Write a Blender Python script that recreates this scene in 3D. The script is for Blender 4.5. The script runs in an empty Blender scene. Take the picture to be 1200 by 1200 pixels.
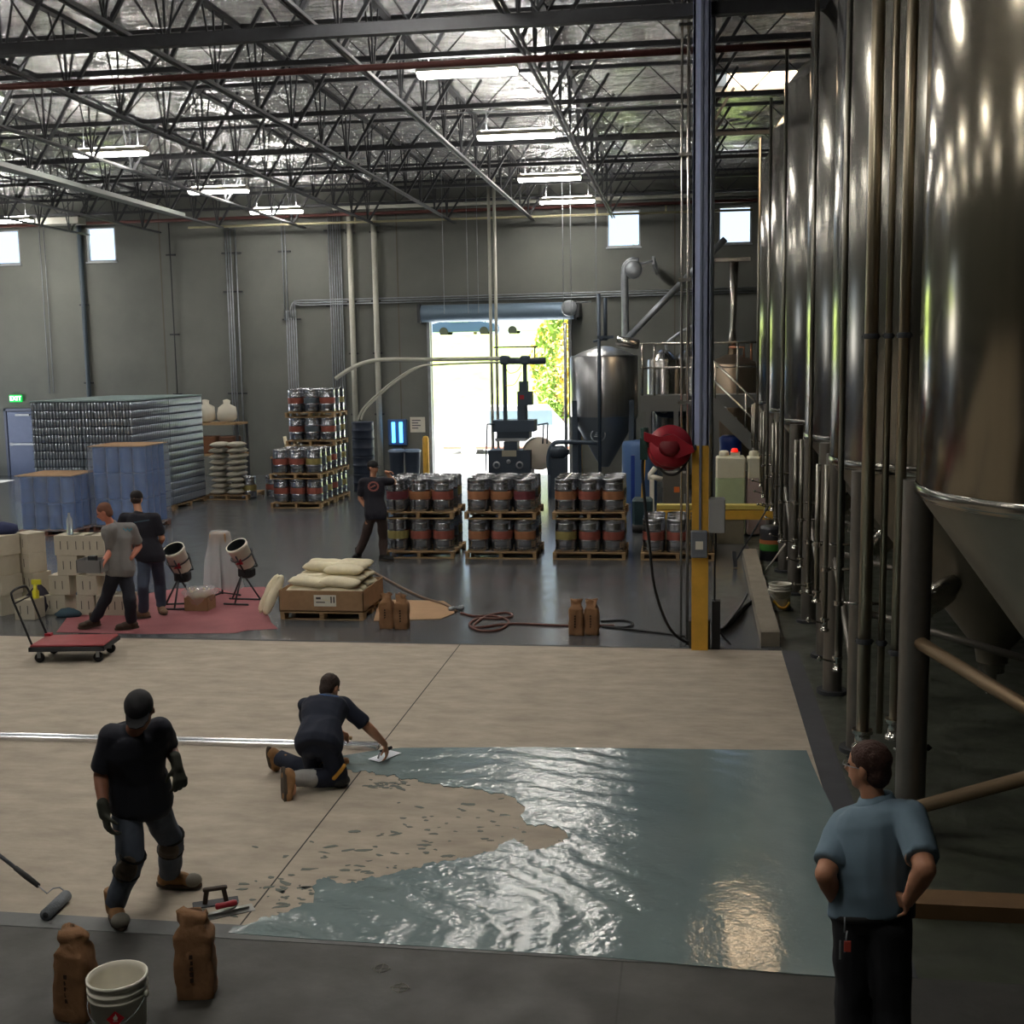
import bpy, bmesh, math, random
from mathutils import Vector, Matrix, Euler, noise
from math import sin, cos, pi, radians, atan2, sqrt
random.seed(7)
SC = bpy.context.scene
COL = bpy.data.collections.new('place'); SC.collection.children.link(COL)
V = Vector
# ------------------------------------------------------------ camera
H = 3.6; FPX = 1391.5
PITCH, YAW, ROLL = radians(7.377), radians(8.405), radians(-.93)
_f = V((-sin(YAW)*cos(PITCH), cos(YAW)*cos(PITCH), -sin(PITCH)))
_r = _f.cross(V((0,0,1))).normalized(); _u = _r.cross(_f)
_r2 = cos(ROLL)*_r + sin(ROLL)*_u; _u2 = -sin(ROLL)*_r + cos(ROLL)*_u
cam_d = bpy.data.cameras.new('camera'); cam = bpy.data.objects.new('camera', cam_d); COL.objects.link(cam)
cm = Matrix((_r2, _u2, -_f)).transposed().to_4x4(); cm.translation = V((0,0,H)); cam.matrix_world = cm
cam_d.sensor_width = 36; cam_d.lens = FPX/1200*36; cam_d.clip_start = .05; cam_d.clip_end = 500
SC.camera = cam
def ray(px, py): return (_r2*((px-600)/FPX) + _u2*(-(py-600)/FPX) + _f)
def at(px, py, Y):
    d = ray(px, py); return d*(Y/d.y) + V((0,0,H))
def gnd(px, py, z=0.0):
    d = ray(px, py); return d*((z-H)/d.z) + V((0,0,H))
# ------------------------------------------------------------ materials
def lin(c):
    return tuple(((x/12.92) if x <= .04045 else ((x+.055)/1.055)**2.4) for x in c)
def rgb(r, g, b): return lin((r/255, g/255, b/255))
MATS = {}
def mat(name, col, rough=.5, metal=0, var=0, scale=5, bump=0, bscale=40, aniso=0, emit=None, trans=0, ior=1.45, alpha=None, spec=None, stretch=None, coat=0):
    if name in MATS: return MATS[name]
    m = bpy.data.materials.new(name); m.use_nodes = True; MATS[name] = m
    nt = m.node_tree; b = nt.nodes['Principled BSDF']
    b.inputs['Base Color'].default_value = (*col, 1); b.inputs['Roughness'].default_value = rough
    b.inputs['Metallic'].default_value = metal; b.inputs['IOR'].default_value = ior
    if trans: b.inputs['Transmission Weight'].default_value = trans
    if alpha is not None: b.inputs['Alpha'].default_value = alpha
    if spec is not None: b.inputs['Specular IOR Level'].default_value = spec
    if coat: b.inputs['Coat Weight'].default_value = coat
    if aniso: b.inputs['Anisotropic'].default_value = aniso
    if emit: b.inputs['Emission Color'].default_value = (*emit[0], 1); b.inputs['Emission Strength'].default_value = emit[1]
    if var or bump:
        tc = nt.nodes.new('ShaderNodeTexCoord'); mp = nt.nodes.new('ShaderNodeMapping'); nt.links.new(tc.outputs['Object'], mp.inputs[0])
        if stretch: mp.inputs['Scale'].default_value = stretch
    if var:
        n = nt.nodes.new('ShaderNodeTexNoise'); n.inputs['Scale'].default_value = scale; n.inputs['Detail'].default_value = 5; n.inputs['Roughness'].default_value = .6
        nt.links.new(mp.outputs[0], n.inputs['Vector'])
        r = nt.nodes.new('ShaderNodeMapRange'); r.inputs[1].default_value = .3; r.inputs[2].default_value = .7; r.inputs[3].default_value = 1-var; r.inputs[4].default_value = 1+var
        nt.links.new(n.outputs[0], r.inputs[0])
        x = nt.nodes.new('ShaderNodeMix'); x.data_type = 'RGBA'; x.blend_type = 'MULTIPLY'; x.inputs[0].default_value = 1
        x.inputs[6].default_value = (*col, 1); nt.links.new(r.outputs[0], x.inputs[7]); nt.links.new(x.outputs[2], b.inputs['Base Color'])
    if bump:
        n2 = nt.nodes.new('ShaderNodeTexNoise'); n2.inputs['Scale'].default_value = bscale; n2.inputs['Detail'].default_value = 4
        nt.links.new(mp.outputs[0], n2.inputs['Vector'])
        bp = nt.nodes.new('ShaderNodeBump'); bp.inputs['Strength'].default_value = bump; bp.inputs['Distance'].default_value = .02
        nt.links.new(n2.outputs[0], bp.inputs['Height']); nt.links.new(bp.outputs[0], b.inputs['Normal'])
    return m
STEEL = mat('brushed_steel', (.52,.5,.46), .2, 1, var=.1, scale=3, bump=.05, bscale=6, stretch=(8,8,.3))
KEGST = mat('keg_steel', (.42,.43,.46), .22, 1, var=.1, scale=8)
PIPEM = mat('steel_pipe', (.5,.47,.42), .25, 1)
DARKM = mat('dark_painted_steel', rgb(52,54,58), .6, 0, var=.2)
TRUSSM = mat('truss_primer', rgb(52,54,58), .65, 0, var=.15)
TRUSSL = mat('truss_grey', rgb(92,94,96), .6, .1, var=.15)
CONC = None
BLACK = mat('black_rubber', rgb(22,22,24), .7)
WOOD = mat('pallet_wood', rgb(168,138,100), .75, var=.3, scale=6, stretch=(1,6,6))
CARD = mat('cardboard', rgb(160,128,96), .8, var=.1, scale=8)
KRAFT = mat('kraft_paper', rgb(146,108,76), .75, var=.16, scale=6, bump=.6, bscale=12)
YEL = mat('yellow_paint', rgb(222,172,66), .5, var=.12, scale=4)
WHITE = mat('white_plastic', rgb(226,222,208), .45, var=.05)
GALV = mat('galvanised_steel', rgb(150,155,160), .45, .6, var=.15)
BLUEC = mat('column_paint', rgb(178,188,222), .5, var=.08)
REDM = mat('red_paint', rgb(158,34,48), .4, var=.08)
GLASS = mat('window_glass', (.9,.95,1), .02, trans=1, ior=1.02)
PVC = mat('pvc_pipe', rgb(196,196,184), .5, var=.06)
# ------------------------------------------------------------ mesh builder
class MB:
    def __init__(s): s.v = []; s.f = []; s.m = []; s.sm = []; s.T = None
    def add(s, vs, fs, mi=0, smooth=False, M=None):
        o = len(s.v)
        if M is not None: vs = [M @ V(p) for p in vs]
        if s.T is not None: vs = [s.T @ V(p) for p in vs]
        s.v += [tuple(p) for p in vs]; s.f += [tuple(i+o for i in f) for f in fs]
        s.m += [mi]*len(fs); s.sm += [smooth]*len(fs); return s
    def box(s, c, d, mi=0, M=None, rz=0):
        x, y, z = d[0]/2, d[1]/2, d[2]/2
        vs = [V((a*x, b*y, e*z)) for e in (-1,1) for b in (-1,1) for a in (-1,1)]
        if rz: vs = [Matrix.Rotation(rz,3,'Z') @ p for p in vs]
        vs = [p+V(c) for p in vs]
        return s.add(vs, [(0,2,3,1),(4,5,7,6),(0,1,5,4),(2,6,7,3),(0,4,6,2),(1,3,7,5)], mi, False, M)
    def b2(s, a, b, mi=0):
        return s.box([(a[i]+b[i])/2 for i in range(3)], [abs(b[i]-a[i]) for i in range(3)], mi)
    def bev(s, c, d, r, mi=0, M=None, rz=0):   # box with rounded vertical + horizontal edges (chamfer)
        x, y, z = d[0]/2, d[1]/2, d[2]/2; vs = []; lv = [(-z,r),(-z+r,0),(z-r,0),(z,r)]
        for (zz, i) in lv:
            X, Y = x-i, y-i; q = r
            for (px, py) in [(X-q,-Y),(X,-Y+q),(X,Y-q),(X-q,Y),(-X+q,Y),(-X,Y-q),(-X,-Y+q),(-X+q,-Y)]: vs.append(V((px,py,zz)))
        if rz: vs = [Matrix.Rotation(rz,3,'Z') @ p for p in vs]
        vs = [p+V(c) for p in vs]; fs = [tuple(range(7,-1,-1)), tuple(range(24,32))]
        for k in range(3):
            for i in range(8): j = (i+1)%8; fs.append((k*8+i, k*8+j, k*8+8+j, k*8+8+i))
        return s.add(vs, fs, mi, False, M)
    def lathe(s, prof, c=(0,0,0), n=24, mi=0, M=None, smooth=True, cap=True):
        vs = []; fs = []
        for (r, z) in prof:
            for i in range(n): a = 2*pi*i/n; vs.append(V((c[0]+r*cos(a), c[1]+r*sin(a), c[2]+z)))
        for k in range(len(prof)-1):
            for i in range(n): j = (i+1)%n; fs.append((k*n+i, k*n+j, (k+1)*n+j, (k+1)*n+i))
        s.add(vs, fs, mi, smooth, M)
        if cap:
            if prof[0][0] > 1e-4: s.add(vs[:n], [tuple(range(n-1,-1,-1))], mi, False, M)
            if prof[-1][0] > 1e-4: s.add(vs[-n:], [tuple(range(n))], mi, False, M)
        return s
    def tube(s, pts, r, n=10, mi=0, cap=True, closed=False, M=None):
        pts = [V(p) for p in pts]; m = len(pts); rs = r if isinstance(r, (list, tuple)) else [r]*m
        vs = []; fs = []; up = None
        for i, p in enumerate(pts):
            if closed: t = (pts[(i+1)%m]-pts[i-1])
            else: t = (pts[min(i+1,m-1)]-pts[max(i-1,0)])
            if t.length < 1e-9: t = V((0,0,1))
            t.normalize()
            if up is None: up = V((0,0,1)) if abs(t.z) < .9 else V((1,0,0))
            a = t.cross(up)
            if a.length < 1e-4: a = t.orthogonal()
            a.normalize(); b = t.cross(a).normalized(); up = -b if b.dot(up) < 0 else b
            up = (up - t*up.dot(t)).normalized(); a = t.cross(up).normalized()
            for k in range(n): g = 2*pi*k/n; vs.append(p + a*(rs[i]*cos(g)) + up*(rs[i]*sin(g)))
        for i in range(m if closed else m-1):
            q = (i+1)%m
            for k in range(n): j = (k+1)%n; fs.append((i*n+k, i*n+j, q*n+j, q*n+k))
        if cap and not closed: fs.append(tuple(range(n-1,-1,-1))); fs.append(tuple(range((m-1)*n, m*n)))
        return s.add(vs, fs, mi, n > 4, M)
    def bar(s, a, b, w, h=None, mi=0):
        a, b = V(a), V(b); h = h or w; t = (b-a).normalized(); up = V((0,0,1)) if abs(t.z) < .95 else V((0,1,0))
        x = t.cross(up).normalized()*w/2; y = x.cross(t).normalized()*h/2
        vs = [a-x-y, a+x-y, a+x+y, a-x+y, b-x-y, b+x-y, b+x+y, b-x+y]
        return s.add(vs, [(0,3,2,1),(4,5,6,7),(0,1,5,4),(1,2,6,5),(2,3,7,6),(3,0,4,7)], mi)
    def prism(s, poly, y0, y1, axis='z', mi=0):
        n = len(poly)
        if axis == 'z': vs = [V((p[0],p[1],y0)) for p in poly]+[V((p[0],p[1],y1)) for p in poly]
        elif axis == 'y': vs = [V((p[0],y0,p[1])) for p in poly]+[V((p[0],y1,p[1])) for p in poly]
        else: vs = [V((y0,p[0],p[1])) for p in poly]+[V((y1,p[0],p[1])) for p in poly]
        fs = [tuple(range(n-1,-1,-1)), tuple(range(n,2*n))]+[(i,(i+1)%n,n+(i+1)%n,n+i) for i in range(n)]
        return s.add(vs, fs, mi)
    def build(s, name, m=None, parent=None, loc=None, fix=True):
        me = bpy.data.meshes.new(name); me.from_pydata(s.v, [], s.f)
        ms = m if isinstance(m, (list, tuple)) else [m]
        for x in ms: me.materials.append(x)
        me.polygons.foreach_set('material_index', s.m); me.polygons.foreach_set('use_smooth', s.sm)
        if fix:
            b = bmesh.new(); b.from_mesh(me); bmesh.ops.recalc_face_normals(b, faces=b.faces); b.to_mesh(me); b.free()
        me.update(); o = bpy.data.objects.new(name, me); COL.objects.link(o)
        if loc is not None: o.location = loc
        if parent is not None: o.parent = parent
        return o
def tag(o, label=None, cat=None, group=None, kind=None):
    if label: o['label'] = label
    if cat: o['category'] = cat
    if group: o['group'] = group
    if kind: o['kind'] = kind
    return o
def thing(name, label, cat, loc=(0,0,0), rz=0, group=None):
    o = bpy.data.objects.new(name, None); COL.objects.link(o); o.location = loc; o.rotation_euler = (0,0,rz); o.empty_display_size = .1
    return tag(o, label, cat, group)
def dup(o, loc=None, rz=None, label=None, parent=None):
    c = o.copy(); COL.objects.link(c)
    if parent is not None: c.parent = parent
    if loc is not None: c.location = loc
    if rz is not None: c.rotation_euler = (0,0,rz)
    if label: c['label'] = label
    for ch in o.children: dup(ch, parent=c)
    return c
def struct(o): o['kind'] = 'structure'; return o
def spline(pts, k=8):
    pts = [V(p) for p in pts]; out = []
    for i in range(len(pts)-1):
        p0 = pts[max(i-1,0)]; p1 = pts[i]; p2 = pts[i+1]; p3 = pts[min(i+2,len(pts)-1)]
        for j in range(k):
            t = j/k; out.append(.5*((2*p1)+(p2-p0)*t+(2*p0-5*p1+4*p2-p3)*t*t+(3*p1-p0-3*p2+p3)*t**3))
    return out+[pts[-1]]
def jitter(o, amt, sc=6, seed=0):
    for v in o.data.vertices:
        n = noise.noise_vector(v.co*sc+V((seed*3.7, seed*1.3, 0))); v.co += n*amt
def subdiv(o, n=2, simple=False):
    b = bmesh.new(); b.from_mesh(o.data); bmesh.ops.subdivide_edges(b, edges=b.edges, cuts=n, use_grid_fill=True); b.to_mesh(o.data); b.free()
def smooth(o, on=True):
    for p in o.data.polygons: p.use_smooth = on
    return o
# ============================================================ ROOM
XL, XR, YB, YF, ZC = -24.5, 7.0, -4.0, 36.5, 9.0
def node_mat(name):
    m = bpy.data.materials.new(name); m.use_nodes = True; return m, m.node_tree, m.node_tree.nodes['Principled BSDF']
def nd(nt, t, **k):
    n = nt.nodes.new(t)
    for a, b in k.items(): setattr(n, a, b)
    return n
def floor_mat(name, c1, c2, r0, r1, bump, joints=(), sc=1.2, coat=0, stretch=(1,1,1), spec=None):
    m, nt, b = node_mat(name); L = nt.links.new
    tc = nd(nt,'ShaderNodeTexCoord'); mp = nd(nt,'ShaderNodeMapping'); mp.inputs['Scale'].default_value = stretch; L(tc.outputs['Object'], mp.inputs[0])
    n1 = nd(nt,'ShaderNodeTexNoise'); n1.inputs['Scale'].default_value = sc; n1.inputs['Detail'].default_value = 8; n1.inputs['Roughness'].default_value = .65; L(mp.outputs[0], n1.inputs[0])
    cr = nd(nt,'ShaderNodeValToRGB'); cr.color_ramp.elements[0].position = .3; cr.color_ramp.elements[1].position = .72
    cr.color_ramp.elements[0].color = (*c1,1); cr.color_ramp.elements[1].color = (*c2,1); L(n1.outputs[0], cr.inputs[0])
    last = cr.outputs[0]
    sep = nd(nt,'ShaderNodeSeparateXYZ'); L(tc.outputs['Object'], sep.inputs[0])
    for (ax, pos, w) in joints:
        s1 = nd(nt,'ShaderNodeMath', operation='SUBTRACT'); L(sep.outputs[ax], s1.inputs[0]); s1.inputs[1].default_value = pos
        s2 = nd(nt,'ShaderNodeMath', operation='ABSOLUTE'); L(s1.outputs[0], s2.inputs[0])
        s3 = nd(nt,'ShaderNodeMath', operation='LESS_THAN'); L(s2.outputs[0], s3.inputs[0]); s3.inputs[1].default_value = w
        mx = nd(nt,'ShaderNodeMix', data_type='RGBA'); L(s3.outputs[0], mx.inputs[0]); L(last, mx.inputs[6]); mx.inputs[7].default_value = (.03,.028,.025,1); last = mx.outputs[2]
    L(last, b.inputs['Base Color'])
    n2 = nd(nt,'ShaderNodeTexNoise'); n2.inputs['Scale'].default_value = sc*3; n2.inputs['Detail'].default_value = 6; L(mp.outputs[0], n2.inputs[0])
    mr = nd(nt,'ShaderNodeMapRange'); mr.inputs[1].default_value = .3; mr.inputs[2].default_value = .7; mr.inputs[3].default_value = r0; mr.inputs[4].default_value = r1
    L(n2.outputs[0], mr.inputs[0]); L(mr.outputs[0], b.inputs['Roughness'])
    if spec is not None: b.inputs['Specular IOR Level'].default_value = spec
    n3 = nd(nt,'ShaderNodeTexNoise'); n3.inputs['Scale'].default_value = 9; n3.inputs['Detail'].default_value = 4; L(mp.outputs[0], n3.inputs[0])
    bp = nd(nt,'ShaderNodeBump'); bp.inputs['Strength'].default_value = bump; bp.inputs['Distance'].default_value = .01; L(n3.outputs[0], bp.inputs['Height']); L(bp.outputs[0], b.inputs['Normal'])
    if coat: b.inputs['Coat Weight'].default_value = coat; b.inputs['Coat Roughness'].default_value = .1
    return m
FD = floor_mat('polished_concrete', rgb(78,81,86), rgb(96,98,100), .17, .24, .06, joints=((0,-2.84,.012),(1,22.4,.012),(1,29,.012),(0,-10.2,.012)), stretch=(1,.6,1))
FT = floor_mat('ground_concrete', rgb(158,147,132), rgb(190,179,162), .75, .9, .3, joints=((0,-2.84,.006),), sc=2.2, stretch=(1,2.2,1))
FF = floor_mat('dimmed_dark_concrete', rgb(44,44,42), rgb(68,67,63), .5, .7, .3, joints=((0,-.37,.006),), sc=1.0)  # dark concrete, albedo lowered further to imitate the weaker light in front
FG = floor_mat('damp_green_concrete', rgb(46,49,42), rgb(72,76,64), .35, .6, .3, sc=1.5)
m = MB()
def quad(x0,y0,x1,y1,mi,z=0): m.add([(x0,y0,z),(x1,y0,z),(x1,y1,z),(x0,y1,z)], [(0,1,2,3)], mi)
quad(XL,14.5,1.17,YF,0); quad(XL,6.74,1.17,14.5,1); quad(XL,YB,XR,6.74,2); quad(1.17,6.74,XR,YF,3)
m.add([(XL,YB,-.3),(XR,YB,-.3),(XR,YF+.0,-.3),(XL,YF,-.3)], [(3,2,1,0)], 0)
struct(m.build('floor', [FD,FT,FF,FG], fix=False))
# grey primed edge strip along the front and right margin of the work area
EDGE = mat('primer_strip', rgb(104,106,106), .6, var=.15, scale=4)
EDGE2 = mat('dark_primer_strip', rgb(66,68,74), .55, var=.15, scale=4)
m = MB(); m.b2((-12,6.74,0),(1.05,6.92,.003)); struct(m.build('trim_1', EDGE))
m = MB(); m.prism([(1.12,6.74),(1.34,6.74),(1.36,14.5),(1.16,14.5)], 0, .003); struct(m.build('trim_2', EDGE2))
m = MB(); m.b2((-12,14.5,0),(1.0,14.56,.003)); struct(m.build('trim_3', mat('joint_line', rgb(46,46,48), .6)))
# ---- walls
WALLM, nt, b = node_mat('tilt_up_concrete_wall'); L = nt.links.new
tc = nd(nt,'ShaderNodeTexCoord'); n1 = nd(nt,'ShaderNodeTexNoise'); n1.inputs['Scale'].default_value = .35; n1.inputs['Detail'].default_value = 9; n1.inputs['Roughness'].default_value = .6; L(tc.outputs['Object'], n1.inputs[0])
cr = nd(nt,'ShaderNodeValToRGB'); cr.color_ramp.elements[0].position = .3; cr.color_ramp.elements[1].position = .7; cr.color_ramp.elements[0].color = (*rgb(98,101,97),1); cr.color_ramp.elements[1].color = (*rgb(117,119,113),1)
L(n1.outputs[0], cr.inputs[0]); L(cr.outputs[0], b.inputs['Base Color']); b.inputs['Roughness'].default_value = .85
def holes_wall(name, axis, pos, thick, a0, a1, z1, holes):
    """wall slab with rectangular openings; holes = (a0,a1,z0,z1) along the wall."""
    m = MB(); As = sorted({a0,a1,*[h[0] for h in holes],*[h[1] for h in holes]}); Zs = sorted({0,z1,*[h[2] for h in holes],*[h[3] for h in holes]})
    for i in range(len(As)-1):
        run = None
        for j in range(len(Zs)-1):
            ca, cz = (As[i]+As[i+1])/2, (Zs[j]+Zs[j+1])/2
            if any(h[0]<ca<h[1] and h[2]<cz<h[3] for h in holes): continue
            if axis == 'y': m.b2((As[i],pos,Zs[j]),(As[i+1],pos+thick,Zs[j+1]))
            else: m.b2((pos,As[i],Zs[j]),(pos+thick,As[i+1],Zs[j+1]))
    return struct(m.build(name, WALLM))
WIN = [(-19.05,-18.05,6.88,7.97),(-22.35,-21.35,6.88,7.97),(-2.37,-1.37,6.86,7.95),(.93,1.9,6.86,7.95)]
DOOR = (-7.87,-3.56,0,4.8); EX = (-22.2,-21.15,0,2.15)
holes_wall('wall_back', 'y', YF, .25, XL, XR, ZC+.6, WIN+[DOOR])
holes_wall('wall_left', 'x', XL-.25, .25, YB, YF+.25, ZC+.6, [(30.2,34.8,0,4.5)])
holes_wall('wall_right', 'x', XR, .25, YB, YF+.25, ZC+.6, [])
holes_wall('wall_front', 'y', YB-.25, .25, XL-.25, XR+.25, ZC+.6, [])
FRM = mat('window_frame_paint', rgb(170,176,182), .5)
for k, w in enumerate(WIN):
    m = MB(); t = .05
    m.b2((w[0],YF+.02,w[2]),(w[0]+t,YF+.12,w[3])); m.b2((w[1]-t,YF+.02,w[2]),(w[1],YF+.12,w[3]))
    m.b2((w[0],YF+.02,w[2]),(w[1],YF+.12,w[2]+t)); m.b2((w[0],YF+.02,w[3]-t),(w[1],YF+.12,w[3]))
    m.b2((w[0]-.03,YF-.06,w[2]-.04),(w[1]+.03,YF+.02,w[2]))
    o = struct(m.build('window_%d' % (k+1), FRM))
    m = MB(); m.b2((w[0]+t,YF+.06,w[2]+t),(w[1]-t,YF+.068,w[3]-t)); m.build('pane', GLASS, o)
# panel joints in the far wall
m = MB()
for i, x in enumerate((-16.57,-7.95-.9,-.35,-24.2)):
    mm = MB(); mm.b2((x-.02,YF-.006,0),(x+.02,YF,9)); struct(mm.build('trim_%d' % (4+i), mat('joint_sealant', rgb(96,92,82), .8)))
# exit door and roll-up door
DRM = mat('door_paint', rgb(104,116,146), .5, var=.05)
m = MB(); m.bev(((EX[0]+EX[1])/2, YF-.03, 1.06), (1.0,.05,2.12), .01); d = struct(m.build('door_1', DRM))
m = MB(); m.b2((EX[0]-.08,YF-.08,0),(EX[0],YF,2.22)); m.b2((EX[1],YF-.08,0),(EX[1]+.08,YF,2.22)); m.b2((EX[0]-.08,YF-.08,2.14),(EX[1]+.08,YF,2.22)); m.build('door_frame', mat('door_frame_paint', rgb(90,98,120), .5), d)
m = MB(); m.b2((EX[0]+.1,YF-.14,1.02),(EX[1]-.1,YF-.09,1.08)); m.b2((EX[0]+.1,YF-.1,1.0),(EX[0]+.18,YF-.05,1.1)); m.b2((EX[1]-.18,YF-.1,1.0),(EX[1]-.1,YF-.05,1.1)); m.build('push_bar', GALV, d)
m = MB(); m.b2((EX[0]+.35,YF-.12,1.98),(EX[1]-.2,YF-.055,2.04)); m.build('door_closer', GALV, d)
ROLLM = mat('roll_door_slats', rgb(112,132,150), .45, .3)
m = MB(); m.T = Matrix.Translation((-5.7, YF-.3, 5.0)) @ Matrix.Rotation(pi/2, 4, 'Y'); m.lathe([(.26,-2.35),(.26,2.35)], n=20); m.T = None
d = struct(m.build('door_2', ROLLM))
m = MB()
for k in range(5): m.tube([(-7.87,YF-.1,4.83+k*.055),(-3.5,YF-.1,4.83+k*.055)], .03, 8)
m.build('slat_curtain', ROLLM, d)
m = MB(); m.b2((-7.9,YF-.13,4.74),(-3.52,YF-.07,4.82)); m.build('bottom_rail', mat('pale_rail', rgb(214,224,236), .3), d)
for s, x in ((0,-7.95),(1,-3.56)):
    m = MB(); m.b2((x,YF-.12,0),(x+.09,YF-.0,4.85)); m.build('guide_track', GALV, d)
for x in (-8.1,-3.3):
    m = MB(); m.b2((x-.04,YF-.58,4.72),(x+.04,YF,5.28)); m.build('end_bracket', DARKM, d)
# exit sign
s = thing('exit_sign', 'lit green exit sign on the wall above the grey-blue fire door', 'sign', (-21.8,YF-.08,2.55))
m = MB(); m.bev((0,0,0),(.44,.06,.24),.012); m.build('sign_box', mat('sign_green', rgb(20,150,70), .4, emit=(rgb(10,200,80), 1.2)), s)
def text(txt, size, M, loc, rot, parent=None, ext=.002, align='CENTER', name='lettering'):
    cu = bpy.data.curves.new(name, 'FONT'); cu.body = txt; cu.size = size; cu.extrude = ext; cu.align_x = align; cu.align_y = 'CENTER'; cu.resolution_u = 2
    t = bpy.data.objects.new(name, cu); COL.objects.link(t)
    dg = bpy.context.evaluated_depsgraph_get(); me = bpy.data.meshes.new_from_object(t.evaluated_get(dg)); bpy.data.objects.remove(t)
    o = bpy.data.objects.new(name, me); me.materials.clear(); me.materials.append(M); COL.objects.link(o); o.location = loc; o.rotation_euler = rot; o.parent = parent
    return o
text('EXIT', .2, mat('sign_letter_glow', (.7,1,.8), .4, emit=(rgb(190,255,200), 6)), (0,-.032,0), (pi/2,0,0), s)
# ---- ceiling foil
CE, nt, b = node_mat('foil_faced_insulation'); L = nt.links.new
b.inputs['Base Color'].default_value = (.95,.95,.95,1); b.inputs['Metallic'].default_value = 1; b.inputs['Roughness'].default_value = .2
tc = nd(nt,'ShaderNodeTexCoord'); mp = nd(nt,'ShaderNodeMapping'); mp.inputs['Scale'].default_value = (1,2.2,1); L(tc.outputs['Object'], mp.inputs[0])
n1 = nd(nt,'ShaderNodeTexNoise'); n1.inputs['Scale'].default_value = 2.4; n1.inputs['Detail'].default_value = 7; n1.inputs['Roughness'].default_value = .6; L(mp.outputs[0], n1.inputs[0])
vo = nd(nt,'ShaderNodeTexVoronoi'); vo.feature = 'F1'; vo.inputs['Scale'].default_value = 3.4
n0 = nd(nt,'ShaderNodeVectorMath', operation='ADD'); L(mp.outputs[0], n0.inputs[0]); L(n1.outputs[1], n0.inputs[1]); L(n0.outputs[0], vo.inputs[0])
ad = nd(nt,'ShaderNodeMath', operation='ADD'); L(n1.outputs[0], ad.inputs[0]); ml = nd(nt,'ShaderNodeMath', operation='MULTIPLY'); ml.inputs[1].default_value = .35; L(vo.outputs[0], ml.inputs[0]); L(ml.outputs[0], ad.inputs[1])
bp = nd(nt,'ShaderNodeBump'); bp.inputs['Strength'].default_value = 1; bp.inputs['Distance'].default_value = .42; L(ad.outputs[0], bp.inputs['Height']); L(bp.outputs[0], b.inputs['Normal'])
SKY = (.5,2.3,23.7,25.4)
me_v = []; me_f = []; NX, NY = 150, 320; SX0 = XL
xs = [XL+(XR-XL)*i/NX for i in range(NX+1)]; ys = [YB+(YF-YB)*j/NY for j in range(NY+1)]
for y in ys:
    for x in xs:
        ph = (y % .61)/.61; sag = .07*sin(pi*ph)*(0.7+.5*noise.noise(V((x*.7,round(y/.61),0)))); n = noise.noise(V((x*1.1,y*2.4,0)))*.035
        me_v.append((x, y, ZC-abs(sag)+n))
for j in range(NY):
    for i in range(NX):
        cx, cy = (xs[i]+xs[i+1])/2, (ys[j]+ys[j+1])/2
        if SKY[0] < cx < SKY[1] and SKY[2] < cy < SKY[3]: continue
        a = j*(NX+1)+i; me_f.append((a, a+NX+1, a+NX+2, a+1))
me = bpy.data.meshes.new('ceiling'); me.from_pydata(me_v, [], me_f); me.materials.append(CE)
for p in me.polygons: p.use_smooth = True
o = bpy.data.objects.new('ceiling', me); COL.objects.link(o); struct(o)
# roof deck above the foil with the same skylight opening
m = MB(); RZ = ZC+.25
for (a,b_,c,d_) in ((XL,YB,SKY[0],YF),(SKY[1],YB,XR,YF),(SKY[0],YB,SKY[1],SKY[2]),(SKY[0],SKY[3],SKY[1],YF)): m.b2((a,b_,RZ),(c,d_,RZ+.1))
struct(m.build('roof', DARKM))
m = MB(); t = .06
m.b2((SKY[0]-t,SKY[2]-t,ZC-.12),(SKY[0]+.06,SKY[3]+t,RZ)); m.b2((SKY[1]-.06,SKY[2]-t,ZC-.12),(SKY[1]+t,SKY[3]+t,RZ)); m.b2((SKY[0],SKY[2]-t,ZC-.12),(SKY[1],SKY[2]+.06,RZ)); m.b2((SKY[0],SKY[3]-.06,ZC-.12),(SKY[1],SKY[3]+t,RZ))
sk = struct(m.build('window_5', GALV))
SKM, nt, b = node_mat('amber_acrylic_skylight'); tr = nd(nt,'ShaderNodeBsdfTranslucent'); tr.inputs[0].default_value = (1,.72,.45,1)
nt.links.new(tr.outputs[0], nt.nodes['Material Output'].inputs[0])
m = MB(); m.add([(SKY[0],SKY[2],ZC+.0),(SKY[1],SKY[2],ZC+.0),(SKY[1],SKY[3],ZC+.0),(SKY[0],SKY[3],ZC+.0)], [(0,1,2,3)]); m.build('skylight_dome', SKM, sk)
# ---- trusses
def ordn(i): return ['first','second','third','fourth','fifth','sixth','seventh','eighth','ninth','tenth','eleventh','twelfth'][i]
GX = [2.6,.2,-2.17,-4.58,-7.0,-9.4,-11.75,-14.1,-16.5,-18.9]
y0, y1, zb, zt = 13.2, 36.4, 7.72, 8.84
for k, x in enumerate(GX):
    g = thing('roof_truss', '%s open-web steel truss from the tanks, running toward the far wall under the foil' % ordn(k), 'truss', (x, y0, zb), group='long roof trusses')
    L_ = y1-y0
    for sx in (-.035, .035):
        m = MB(); m.b2((sx-.018,0,-.022),(sx+.018,L_,.022)); m.build('bottom_chord', TRUSSL, g)
    m = MB(); m.b2((-.06,0,zt-zb-.03),(.06,L_,zt-zb+.03)); m.build('top_chord', TRUSSM, g)
    st = 1.75; y = 1.0
    while y < L_-.4:
        m = MB(); m.bar((0,y,0),(0,y,zt-zb),.028); m.bar((0,y,0),(0,y-.42,zt-zb),.024); m.bar((0,y,0),(0,y+.42,zt-zb),.024)
        m.bar((.0,y+.1,.0),(.72,y+.1,zt-zb),.05,.05); y += st
        m.build('web', TRUSSM, g)
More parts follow.
